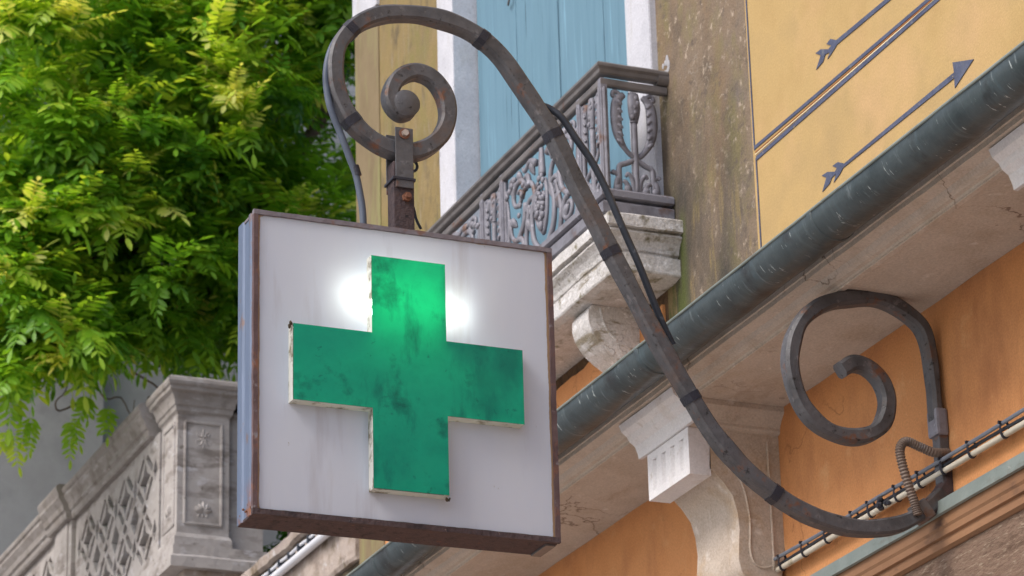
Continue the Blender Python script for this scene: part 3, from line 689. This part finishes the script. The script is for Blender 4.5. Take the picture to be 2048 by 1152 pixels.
sheet(cuts(SX0+.010, SX1-.011, ex, 90), cuts(SZ0+.012, SZ1-.010, ez, 90), YF+.006, lambda x, z: not in_cross(x, z), 'face_panel', m_acryl, pedge)
sheet(cuts(CX-AH, CX+AH, ex, 80), cuts(CZ-AH, CZ+AH, ez, 80), YF-.026, in_cross, 'green_cross', m_green, lambda x, z: max(0, 1-cross_dist(x, z)/.024))
poly = [(-AW, AH), (AW, AH), (AW, AW), (AH, AW), (AH, -AW), (AW, -AW), (AW, -AH), (-AW, -AH), (-AW, -AW), (-AH, -AW), (-AH, AW), (-AW, AW)]
bm = bmesh.new(); loft(bm, [[(CX+x*1.003, YF-.0245, CZ+z*1.003) for x, z in poly], [(CX+x*1.003, YF+.0055, CZ+z*1.003) for x, z in poly]], caps=False)
obj('cross_return', bm, m_return, sg)
bm = bmesh.new(); 
for x, z in ((CX+AW*.98, CZ-AH-.004), (CX-AH-.002, CZ+AW*.98)):
    for k in range(5): ball(bm, Vector((x+random.uniform(-.006, .006), YF-.018+random.uniform(-.006, .006), z+random.uniform(-.006, .004))), random.uniform(.002, .0045), (1, 1, 1.3), 5)
obj('grime_lump', bm, m_dark, sg)
# the lit lamp inside
ml = bpy.data.materials.new('lamp_glow'); ml.use_nodes = True; nn = ml.node_tree.nodes
em = nn.new('ShaderNodeEmission'); em.inputs[0].default_value = (.93, 1, .90, 1); em.inputs[1].default_value = 8.5
ml.node_tree.links.new(em.outputs[0], nn['Material Output'].inputs[0])
bm = bmesh.new()
for dz in (-.012, .012): tube(bm, [(CX-.150, YF+.052, CZ+.188+dz), (CX+.160, YF+.052, CZ+.178+dz)], .008, 8)
obj('lamp_tube', bm, ml, sg)
obj('lamp_holder', BOX(CX+.161, CX+.20, YF+.038, YF+.068, CZ+.155, CZ+.205, bev=.002), m_white, sg)

# ------------------------------------------------------------------ pipes on the orange wall
ZP = at(1888, 942, 0, 3.975).z
cp = thing('conduit', 'beige conduit pipe strapped along the orange wall under the bracket', 'pipe', (3.975, 6.7, ZP))
obj('pipe', TUBE([(3.975+.001*math.sin(k), 2+8.7*k/40, ZP) for k in range(41)], .0078, 12), m_pipe, cp, smooth=True)
ZC = ZP+.024
ca = thing('cable_bundle', 'pair of grey blue cables tied above the beige conduit pipe', 'cables', (3.972, 6.7, ZC))
for dz, dx, rr, ph in ((.003, -.004, .0052, 0), (-.008, .006, .0045, 2)):
    obj('cable', TUBE([(3.972+dx+.0015*math.sin(k*1.3+ph), 2+8.7*k/90, ZC+dz+.0018*math.sin(k*.9+ph*2)) for k in range(91)], rr, 8), m_cable2 if dz > 0 else m_rubber, ca, smooth=True)
tie = None
for y in (6.20, 6.335, 6.49, 6.625, 6.74, 6.86, 7.0, 7.09, 7.24, 7.37, 7.5, 7.64):
    if tie is None:
        bm = bmesh.new(); n = 14; rings = []
        for q in range(n):
            a = 2*math.pi*q/n; zz = math.sin(a); xx = math.cos(a)
            cy, cz_ = xx*.0122, (ZP+ZC)/2+zz*.0208
            rings.append([(3.975+cy*e, y+s, (ZP+ZC)/2+(cz_-(ZP+ZC)/2)*e) for e, s in ((1, -.004), (1.12, -.004), (1.12, .004), (1, .004))])
        loft(bm, rings+[rings[0]], caps=False)
        box(bm, 3.958, 3.968, y-.003, y+.003, ZC+.002, ZC+.0085)
        tie = obj('cable_tie', bm, m_tape, cp); ty = y
    else:
        c = tie.copy(); c.parent = cp; COL.objects.link(c); c.location.y += y-ty; c.location.z += random.uniform(-.0006, .0006)
bm = bmesh.new(); q = at(1768, 1004, 0, 3.965)
for k in range(10): ball(bm, q+Vector((random.uniform(-.008, .006), random.uniform(-.03, .03), random.uniform(-.012, .012))), random.uniform(.005, .010), (1, 1.5, 1), 6)
obj('tape_knot', bm, m_tape, ca, smooth=True)
fx = bmesh.new()
pts = crom([at(1900, 906, 1, YB-.01), at(1868, 905, 1, YB-.03), at(1838, 893, 1, YB-.03), at(1812, 883, 1, YB-.03), at(1800, 898, 1, YB-.03), at(1805, 930, 1, YB-.03), at(1817, 970, 1, YB-.03), at(1829, 1005, 1, YB-.03), at(1836, 1030, 1, YB-.03)], 24)
tube(fx, pts, lambda t: .0112+.0014*math.sin(t*len(pts)*1.55), 12)
tag(obj('flexible_conduit', fx, m_flex, smooth=True), 'short ribbed brown conduit bent between the wall strap and the bracket foot', 'conduit')

# ------------------------------------------------------------------ stone balustrade of the next house
PX, PY = 3.85, 12.779           # near street corner of the cap
bs = thing('stone_balustrade', 'carved stone terrace balustrade with corner pedestal and pierced panels', 'balustrade', (3.95, 13.2, 5.6))
px0, px1, py0, py1 = 3.90, 4.135, 12.86, 13.09
pd = obj('pedestal', stack(px0, px1, py0, py1, [(.012, 5.66), (.012, 5.70), (.004, 5.715), (0, 5.72), (0, 6.255), (.004, 6.262)], 6, .002), m_bal, bs)
obj('pedestal_cap', stack(px0, px1, py0, py1, [(.004, 6.2625), (.012, 6.272), (.014, 6.290), (.020, 6.296), (.024, 6.318), (.034, 6.344), (.046, 6.352), (.048, 6.356), (.048, 6.370), (.056, 6.377), (.060, 6.390), (.057, 6.406), (.046, 6.416), (0, 6.422)], 8, .003), m_bcap, pd)
fr = bmesh.new()
def face_frame(bm, pts_):      # thin raised moulding round a panel
    for a, b in zip(pts_, pts_[1:]+pts_[:1]): tube(bm, [a, b], .0075, 6)
x0, x1, z0, z1 = px0+.035, px1-.035, 5.765, 6.225
face_frame(fr, [(x0, py0, z0), (x1, py0, z0), (x1, py0, z1), (x0, py0, z1)])
y0_, y1_ = py0+.035, py1-.035
face_frame(fr, [(px0, y0_, z0), (px0, y1_, z0), (px0, y1_, z1), (px0, y0_, z1)])
obj('panel_moulding', fr, m_bal, pd, smooth=True)
def flower(c, U, N, kind, s=1):
    c = c-Vector(N)*(.001 if kind == 0 else .003)
    bm = bmesh.new(); Z_ = Vector((0, 0, 1))
    if kind == 0:
        for a in (45, 135, 225, 315):
            d = U*math.cos(R(a))+Z_*math.sin(R(a)); pt = U*-math.sin(R(a))+Z_*math.cos(R(a))
            for k in (-1, 1): tube(bm, crom([c+d*.008*s, c+d*.025*s+pt*.010*k*s, c+d*.040*s+pt*.004*k*s], 3), lambda t: .006*s*(1-.5*t), 6, .6)
        tube(bm, [c+Z_*-.042*s, c+Z_*.042*s], .004*s, 6)
    else:
        for a in (90, 62, 118, 35, 145, 12, 168):
            d = U*math.cos(R(a))+Z_*math.sin(R(a)); L = .055*s*(1 if a == 90 else .85)
            tube(bm, crom([c, c+d*L*.5+Vector(N)*.004, c+d*L], 3), lambda t: .002+.009*s*math.sin(min(1, t*1.1)*3.0), 6, .6)
        for k in (-1, 0, 1): ball(bm, c+U*k*.018*s-Z_*.014*s, .008*s, (1, 1, 1), 6)
    return bm
cz = (px0+px1)/2
obj('carved_flower', flower(Vector((cz, py0, 6.155)), Vector((1, 0, 0)), (0, -1, 0), 0), m_bal, pd, smooth=True)
obj('carved_flower', flower(Vector((cz, py0, 5.82)), Vector((1, 0, 0)), (0, -1, 0), 1), m_bal, pd, smooth=True)
cy = (py0+py1)/2
obj('carved_flower', flower(Vector((px0, cy, 6.13)), Vector((0, 1, 0)), (-1, 0, 0), 0), m_bal, pd, smooth=True)
obj('carved_flower', flower(Vector((px0, cy, 5.83)), Vector((0, 1, 0)), (-1, 0, 0), 1), m_bal, pd, smooth=True)
obj('end_wall', BOX(px1+.001, 4.30, py0+.03, py0+.25, 5.66, 6.30), m_bal, bs)
obj('end_wall_cap', stack(px1+.09, 4.22, py0+.03, py0+.20, [(.0, 6.301), (.01, 6.31), (.02, 6.35), (.045, 6.36), (.05, 6.38), (.045, 6.40), (0, 6.41)], 3, .002), m_bcap, bs)
obj('plinth', stack(3.86, 4.34, 12.80, 17.4, [(.0, 5.555), (.0, 5.60), (-.012, 5.61), (-.012, 5.655), (-.03, 5.659)], 20, .003), m_bal, bs)
# handrail
hr = [(3.87, 6.252), (3.864, 6.262), (3.862, 6.285), (3.852, 6.292), (3.846, 6.318), (3.832, 6.340), (3.826, 6.350), (3.826, 6.366), (3.818, 6.372), (3.814, 6.384), (3.818, 6.398), (3.832, 6.406), (4.03, 6.406), (4.05, 6.38), (4.03, 6.30), (4.02, 6.252)]
obj('handrail', along_y(hr, 13.178, 14.45, 40, .0010), m_bcap, bs)
obj('handrail', along_y(hr, 14.80, 17.4, 40, .0010), m_bcap, bs)
obj('handrail_block', along_y([(x-.028 if x < 3.95 else x, z+.012 if z > 6.37 else z) for x, z in hr], 14.451, 14.799, 12, .0022), m_bcap, bs)
obj('pier', stack(3.872, 4.02, 14.47, 14.78, [(0, 5.66), (0, 6.251)], 4, .002), m_bal, bs)
obj('pier_band', BOX(3.862, 4.02, 14.52, 14.73, 5.66, 6.2505, bev=.004), m_bal, bs)
# pierced panels: doubled diagonal straps woven between a border
def lattice(y0, y1):
    z0, z1 = 5.662, 6.250; xa, xb = 3.893, 3.955; a, b = .31, .277
    holes = []
    yc_, zc_ = (y0+y1)/2, (z0+z1)/2
    def c0(p_, k): return sum(q_[k] for q_ in p_)/len(p_)
    for i in range(-4, 5):
        for j in range(-2, 3):
            cy_, cz_ = yc_+a*(i+.5), zc_+b*(j+.5)
            q = lambda pts: holes.append([(cy_+(u-c0(pts, 0))*1.17+c0(pts, 0), cz_+(v-c0(pts, 1))*1.17+c0(pts, 1)) for u, v in pts])
            q([(.072, 0), (.024, .024), (0, .070), (-.024, .024), (-.072, 0), (-.024, -.024), (0, -.070), (.024, -.024)])
            for su in (-1, 1):
                for sv in (-1, 1):
                    q([(su*.018, sv*.088), (su*.040, sv*.104), (su*.118, sv*.034), (su*.094, sv*.016)])
            q([(a/2-.026, 0), (a/2, .048), (a/2+.026, 0), (a/2, -.048)])
            q([(-.030, b/2), (0, b/2-.026), (.030, b/2), (0, b/2+.026)])
            q([(a/2-.056, b/2), (a/2, b/2-.062), (a/2+.056, b/2), (a/2, b/2+.062)])
    m_ = .018
    holes = [h for h in holes if all(y0+m_ < y < y1-m_ and z0+m_ < z < z1-m_ for y, z in h)]
    bm = bmesh.new(); es = []
    for poly in [[(y0, z0), (y1, z0), (y1, z1), (y0, z1)]]+holes:
        vs = [bm.verts.new((xa, y, z)) for y, z in poly]
        es += [bm.edges.new((vs[k], vs[(k+1) % len(vs)])) for k in range(len(vs))]
    bmesh.ops.triangle_fill(bm, edges=es, use_beauty=True, use_dissolve=False, normal=(-1, 0, 0))
    g = bmesh.ops.extrude_face_region(bm, geom=bm.faces[:])
    bmesh.ops.translate(bm, vec=(xb-xa, 0, 0), verts=[v for v in g['geom'] if isinstance(v, bmesh.types.BMVert)])
    return bm
for a, b in ((13.10, 14.468), (14.782, 16.1), (16.12, 17.4)): obj('pierced_panel', lattice(a, b), m_bal, bs)

# ------------------------------------------------------------------ terrace house, garden wall, grey house behind
th = thing('terrace_house', 'stone base of the neighbouring terrace below the carved balustrade', 'house', (4.2, 14, 0))
obj('base_wall', BOX(3.93, 8, 12.84, 17.5, 0, 5.554), m_ledge, th)
gh = thing('grey_house', 'plain grey rendered house wall behind the wisteria', 'house', (5, 17.6, 0))
obj('wall', BOX(4.02, 4.855, 17.5, 18.2, 0, 14), m_grey, gh)
obj('side_bay', BOX(4.856, 11, 17.56, 18.2, 0, 14), m_grey, gh)
obj('left_bay', BOX(-3, 4.02, 17.9, 18.2, 0, 14), m_grey, gh)
gw = thing('garden_wall', 'low stone wall with weathered coping between the two houses under the sign', 'wall', (4.05, 11.8, 0))
q1, q2 = at(718, 1100, 0, 3.99), at(590, 1070, 0, 3.99)
zt = at(560, 1090, 0, 3.985).z
obj('wall_body', BOX(4.0, 4.3, 10.853, 12.838, 0, 5.04), m_dark, gw)  # body is plain dark brown below the stone course
obj('stone_course', along_y([(4.3, 5.045), (3.985, 5.045), (3.978, 5.06), (3.980, 5.20), (3.985, 5.265), (4.3, 5.265)], 10.853, 12.838, 60, .010, fr=9), m_ledge, gw)
obj('joint_course', BOX(3.995, 4.3, 10.853, 12.838, 5.2655, 5.30), m_dark, gw)
obj('coping', along_y([(4.3, 5.301), (3.99, 5.301), (3.975, 5.312), (3.972, 5.345), (3.985, 5.358), (4.3, 5.37)], 10.853, 12.838, 60, .007, fr=9), m_ledge, gw)
zz = at(598, 1113, 0, 3.955).z
tag(obj('white_pipe', TUBE([(3.955, 10.86+1.97*k/10, zz) for k in range(11)], .0165, 14), m_pvc, smooth=True), 'white plastic pipe running along the garden wall under the sign', 'pipe')
wb = thing('wall_cable', 'pale cable held by dark clips beside the white plastic pipe', 'cable', (3.955, 11.5, zz+.03))
obj('cable', TUBE([(3.955, 10.86+1.97*k/30, zz+.040+.002*math.sin(k*1.7)) for k in range(31)], .006, 8), m_pvc, wb, smooth=True)
obj('cable', TUBE([(3.965, 10.86+1.97*k/30, zz+.022) for k in range(31)], .007, 8), m_rubber, wb, smooth=True)
clip0 = None
for k in range(16):
    y = 10.95+.115*k
    if clip0 is None: clip0 = obj('cable_clip', BOX(3.945, 3.975, y-.008, y+.008, zz+.018, zz+.048, bev=.002), m_rubber, wb)
    else:
        c = clip0.copy(); c.parent = wb; COL.objects.link(c); c.location.y += .115*k
ir = thing('iron_railing', 'few thin rusty iron bars in the gap below the left corner of the sign', 'railing', (4.3, 12.7, 5.4))
for k in range(6):
    x = 4.30+.055*k
    obj('bar', TUBE([(x, 12.55, 5.36), (x+.01, 12.55, 6.0)], .008, 6), m_rust, ir)

# ------------------------------------------------------------------ wisteria
wi = thing('wisteria', 'large green wisteria with yellow young shoots climbing over the terrace', 'plant', (4.96, 14.5, 5.66))
WO = ORG[wi.name]
br_ = bmesh.new()
T = lambda px, py, y: at(px, py, 1, y)
trunk = [Vector((5.05, 14.6, 5.66)), T(590, 520, 14.6), T(572, 420, 14.5), T(582, 370, 14.5), T(576, 340, 14.5), T(598, 300, 14.5), T(640, 240, 14.6), T(690, 120, 14.8), T(700, -60, 15)]
tr = obj('trunk', tube(bmesh.new(), crom(trunk, 6), lambda t: .055-.03*t, 9), m_bark, wi, smooth=True)
limbs = [[(575, 345, 14.5), (545, 312, 14.4), (560, 250, 14.3), (600, 210, 14.2)], [(572, 400, 14.5), (520, 352, 14.3), (460, 352, 14.2), (415, 385, 14.0), (380, 430, 13.9)],
         [(480, 348, 14.2), (430, 318, 14.1), (350, 315, 14.0), (250, 330, 13.9)], [(580, 420, 14.5), (500, 405, 14.3), (420, 395, 14.1), (300, 450, 13.8), (180, 520, 13.7)],
         [(600, 300, 14.5), (650, 330, 14.3), (690, 350, 14.2)], [(598, 290, 14.5), (560, 180, 14.5), (480, 90, 14.4), (380, 20, 14.3)], [(640, 240, 14.6), (615, 120, 14.5), (630, 20, 14.5)],
         [(300, 450, 13.8), (240, 560, 13.8), (170, 640, 13.8)], [(380, 20, 14.3), (220, 60, 14.1), (60, 40, 14)], [(250, 330, 13.9), (120, 300, 13.9), (20, 360, 13.9)], [(420, 395, 14.1), (380, 560, 13.9), (330, 700, 13.8)]]
for lb in limbs:
    obj('branch', tube(bmesh.new(), crom([T(*q) for q in lb], 6), lambda t: .022-.014*t, 7), m_bark, wi, smooth=True)
tw = bmesh.new()
for k in range(90):
    p = Vector((random.uniform(3.6, 5.3), random.uniform(13.8, 15.2), random.uniform(6.9, 9.2))); q = p
    P_ = [p]
    for s in range(4): q = q+Vector((random.uniform(-.14, .14), random.uniform(-.12, .06), random.uniform(-.12, .12))); P_.append(q)
    tube(tw, crom(P_, 3), lambda t: .006-.004*t, 5)
obj('twigs', tw, m_bark, wi, smooth=True)['kind'] = 'stuff'

def compound_leaf(npair, L, ll, lw, droop, seedv):
    """rachis along +x, leaflets in pairs; returns verts, faces, per-vertex shade"""
    rs = random.Random(seedv); V, F, Sd = [], [], []
    def leaflet(base, d, nrm, l, wd, sh):
        side = d.cross(nrm).normalized(); i = len(V)
        cup = rs.uniform(.05, .16); dr = rs.uniform(.05, .22)
        for (t, ww, up_) in ((0, 0, 0), (.30, .82, 1), (.62, .92, 1), (.85, .5, .8), (1, 0, 0)):
            c = base+d*(l*t)-nrm*(dr*l*t*t)
            if ww == 0: V.append(c); Sd.append(sh)
            else:
                V.append(c-side*wd*ww+nrm*cup*wd*up_); V.append(c); V.append(c+side*wd*ww+nrm*cup*wd*up_); Sd.extend((sh, sh+.03, sh))
        a = i
        F.extend([(a, a+2, a+1), (a, a+3, a+2)])
        for r_ in (1, 4): F.extend([(a+r_, a+r_+1, a+r_+4, a+r_+3), (a+r_+1, a+r_+2, a+r_+5, a+r_+4)])
        F.extend([(a+7, a+8, a+10), (a+8, a+9, a+10)])
    pts = []
    for k in range(npair+2):
        t = k/(npair+1); pts.append(Vector((L*t*(1-.12*droop*t), rs.uniform(-.004, .004), -droop*L*t*t*.55)))
    for k in range(1, npair+2):
        d0 = (pts[k]-pts[k-1]).normalized(); nrm = Vector((-d0.z, 0, d0.x)).normalized()
        sc_ = ll*(.75+.4*math.sin(math.pi*min(1, k/(npair+1)+.15)))
        if k == npair+1: leaflet(pts[k], d0, nrm, ll*1.05, lw, rs.uniform(-.03, .08))
        else:
            for s in (-1, 1):
                ang = R(rs.uniform(48, 66)); d = d0*math.cos(ang)+Vector((0, s, 0))*math.sin(ang)
                d = (d+Vector((0, 0, rs.uniform(-.42, .0)))).normalized()
                nn_ = (nrm+Vector((0, s*rs.uniform(-.35, .2), 0))+Vector((rs.uniform(-.15, .15), 0, 0))); nn_ = (nn_-d*nn_.dot(d)).normalized()
                leaflet(pts[k], d, nn_, sc_*rs.uniform(.88, 1.1), lw*sc_/ll, rs.uniform(-.07, .07))
    # the rachis as a thin three-sided stalk
    i = len(V); wv = .0016
    for p in pts: V.extend([p+Vector((0, -wv, 0)), p+Vector((0, wv, 0)), p+Vector((0, 0, -wv))]); Sd.extend([.1]*3)
    for k in range(len(pts)-1):
        a = i+3*k
        F.extend([(a, a+1, a+4, a+3), (a+1, a+2, a+5, a+4), (a+2, a, a+3, a+5)])
    return np.array([tuple(v) for v in V]), F, np.array(Sd)
SH = [compound_leaf(rs_, L, ll, lw, dp, 100+k) for k, (rs_, L, ll, lw, dp) in enumerate(
    [(5, .22, .078, .0135, .3), (6, .26, .080, .0140, .6), (5, .20, .086, .0150, .15), (6, .25, .074, .0130, .9), (4, .17, .080, .0145, .4), (5, .23, .072, .0130, .0), (4, .15, .068, .0120, .6), (6, .27, .084, .0150, .4)])]
TINTS = [.06, .18, .30, .42, .55, .70, .86]
MESH = {}
def leaf_mesh(sh, ti):
    if (sh, ti) not in MESH:
        V, F, Sd = SH[sh]; me = bpy.data.meshes.new('leaf'); me.from_pydata(V.tolist(), [], F); me.materials.append(m_leaf)
        a = me.attributes.new('tint', 'FLOAT', 'POINT'); a.data.foreach_set('value', np.clip(Sd+TINTS[ti], 0, 1)); MESH[sh, ti] = me
    return MESH[sh, ti]

def lower(x, y):
    """lowest height of the canopy over a spot"""
    b = 6.62+.30*max(0, x-3.75)+.10*math.sin(x*5+1)+.06*math.sin(x*13)
    b += .23
    return 1.6+(b-1.6)*y/13.8
leaves = []      # (position, x axis, up axis, shape, tint, scale)
def rosette(c, axis, n, tint, spread, sc_=1.0):
    axis = axis.normalized(); a = axis.orthogonal().normalized(); b = axis.cross(a)
    for k in range(n):
        ph = k*2.399+random.uniform(-.3, .3); tilt = random.uniform(.25, 1)*spread
        d = (axis*math.cos(tilt)+(a*math.cos(ph)+b*math.sin(ph))*math.sin(tilt)); d.z -= .12; d.normalize()
        u_ = Vector((random.uniform(-.35, .35), random.uniform(-.6, .1), 1)); u_ = (u_-d*u_.dot(d))
        if u_.length < .2: u_ = axis
        u_.normalize()
        p = c+axis*random.uniform(-.10, .04)
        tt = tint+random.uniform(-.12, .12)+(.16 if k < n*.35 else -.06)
        leaves.append((p, d, u_, random.randrange(len(SH)), min(6, max(0, int(round(tt*6)))), sc_*random.choice((random.uniform(.5, .8), random.uniform(.75, 1.15)))))
# mounds of the crown, front ones first
MOUNDS = []
for k in range(46):
    x = random.uniform(3.15, 5.35); z = random.uniform(6.75, 9.6)
    y = 13.75+random.uniform(-.25, .55)+.28*max(0, x-4.5)
    if x > 4.75 and z < 8.55 and random.random() < .62: continue
    MOUNDS.append((Vector((x, y, z)), random.uniform(.26, .48)))
# hand-placed mounds along the visible outline
for px, py, y, r_ in ((60, 800, 13.7, .22), (130, 790, 13.7, .24), (220, 740, 13.7, .26), (300, 730, 13.7, .24), (390, 690, 13.8, .26), (440, 640, 13.9, .26), (60, 640, 13.6, .36), (230, 560, 13.5, .42), (120, 480, 13.5, .34),
                      (440, 110, 13.5, .34), (470, 190, 13.4, .26), (130, 60, 13.6, .40), (330, 300, 13.5, .40), (190, 330, 13.5, .34), (600, 60, 13.8, .36), (40, 260, 13.5, .34), (300, 120, 13.6, .30), (640, 400, 14.2, .22), (430, 520, 13.8, .26),
                      (660, 180, 14.0, .24), (240, 420, 13.5, .30), (530, 230, 13.7, .24), (20, 850, 13.6, .14), (60, 835, 13.7, .18), (110, 840, 13.7, .18), (180, 800, 13.7, .22), (260, 770, 13.8, .2), (10, 480, 13.6, .3), (380, 420, 13.8, .26)):
    MOUNDS.append((T(px, py, y), r_))
for c, r_ in MOUNDS:
    n = int(13*(r_/.35)**1.6)+4
    for k in range(n):
        d = Vector((random.gauss(-.15, .8), random.gauss(-.55, .7), random.gauss(.25, .75))).normalized()
        p = c+Vector((d.x*r_*1.15, d.y*r_*.8, d.z*r_*.9))
        if p.z < lower(p.x, p.y): p.z = lower(p.x, p.y)+random.uniform(0, .12)
        out = d+Vector((-.1, -.35, .1+random.uniform(-.4, .35)))
        tint = .36+.36*max(0, d.z)+.16*max(0, -d.x)+random.gauss(0, .10)  # tops and sunward sides coloured lighter as if lit, besides young growth
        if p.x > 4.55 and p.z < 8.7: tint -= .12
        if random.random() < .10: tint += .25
        if p.x > 4.70 and 7.85 < p.z < 8.5 and random.random() < .62: continue   # thin spot where the stems show
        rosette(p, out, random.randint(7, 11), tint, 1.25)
# named bright shoots
for px, py, y, n in ((440, 120, 13.15, 14), (430, 60, 13.2, 9), (470, 190, 13.1, 16), (460, 150, 13.15, 14), (480, 245, 13.15, 12), (110, 20, 13.2, 14), (150, 55, 13.2, 10), (500, 60, 13.3, 8), (610, 30, 13.4, 12), (25, 30, 13.2, 8), (25, 540, 13.2, 12), (60, 430, 13.2, 10), (130, 650, 13.25, 8), (120, 690, 13.25, 6), (280, 330, 13.2, 8), (430, 430, 13.4, 6), (650, 400, 13.9, 8), (160, 400, 13.2, 9), (230, 210, 13.2, 8), (590, 150, 13.5, 7)):
    rosette(T(px, py, y), Vector((random.uniform(-.5, .2), -.5, random.uniform(.2, .8))), n, random.uniform(.72, 1.0), 1.2, .9)
# hanging sprays at the lower left
for px, py in ((18, 872), (140, 852), (60, 840), (215, 820), (180, 800)):
    for k in range(3):
        p = T(px+random.uniform(-6, 6), py-random.uniform(0, 25), 13.6)
        d = Vector((random.uniform(-.5, .5), -.25, -1)).normalized(); u_ = Vector((0, -1, .2)); u_ = (u_-d*u_.dot(d)).normalized()
        leaves.append((p, d, u_, random.randrange(len(SH)), 5 if px < 30 else 4, .62))
# deep foliage behind, which fills the crown and shades it
for k in range(620):
    x = random.uniform(3.3, 6.4); y = random.uniform(14.3, 17.0); z = random.uniform(6.9, 10.4)
    if z < lower(x, y)+.15: continue
    if 4.7 < x < 5.6 and z < 8.5 and random.random() < .55: continue
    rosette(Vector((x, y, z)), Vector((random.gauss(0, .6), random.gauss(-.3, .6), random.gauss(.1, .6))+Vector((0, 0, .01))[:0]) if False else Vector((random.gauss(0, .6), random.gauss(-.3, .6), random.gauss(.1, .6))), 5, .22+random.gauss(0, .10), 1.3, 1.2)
for k in range(160):      # unseen top of the crown, added to block light from above
    rosette(Vector((random.uniform(3.2, 6.2), random.uniform(14.6, 16.5), random.uniform(9.6, 10.4))), Vector((random.gauss(0, .6), random.gauss(-.3, .6), .6)), 6, .4, 1.3, 1.1)
for k in range(60):       # low leaves in the gap under the sign
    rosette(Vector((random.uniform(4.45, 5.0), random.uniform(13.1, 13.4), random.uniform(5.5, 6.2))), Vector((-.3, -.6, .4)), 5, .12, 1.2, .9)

def vis(p):
    v = p-CAM; dz = v.dot(fw); return 1024+FPX*v.dot(rt)/dz, 576-FPX*v.dot(up)/dz, dz
scored = []
for i, L_ in enumerate(leaves):
    x, y, dz = vis(L_[0]); inn = -20 < x < 720 and -20 < y < 880
    scored.append((0 if inn else 1, dz, i))
scored.sort(); front = {i for _, _, i in scored[:300]}
Vs, Fs, Ts, base = [], [], [], 0
for i, (p, d, u_, sh, ti, sc_) in enumerate(leaves):
    side = u_.cross(d).normalized(); up_ = d.cross(side)
    if i in front:
        o = bpy.data.objects.new('leaf', leaf_mesh(sh, ti)); COL.objects.link(o); o.parent = wi
        o.matrix_local = Matrix(((d.x*sc_, side.x*sc_, up_.x*sc_, p.x-WO.x), (d.y*sc_, side.y*sc_, up_.y*sc_, p.y-WO.y), (d.z*sc_, side.z*sc_, up_.z*sc_, p.z-WO.z), (0, 0, 0, 1)))
    else:
        V, F, Sd = SH[sh]; Mx = np.array([tuple(d), tuple(side), tuple(up_)])*sc_
        Vs.append(V@Mx+np.array(tuple(p-WO))); Ts.append(np.clip(Sd+TINTS[ti], 0, 1))
        Fs.extend([tuple(base+q for q in f) for f in F]); base += len(V)
me = bpy.data.meshes.new('foliage'); me.from_pydata(np.concatenate(Vs).tolist(), [], Fs); me.materials.append(m_leaf)
a = me.attributes.new('tint', 'FLOAT', 'POINT'); a.data.foreach_set('value', np.concatenate(Ts))
o = bpy.data.objects.new('foliage', me); COL.objects.link(o); o.parent = wi; o['kind'] = 'stuff'
print('leaves', len(leaves), 'foliage faces', len(Fs))
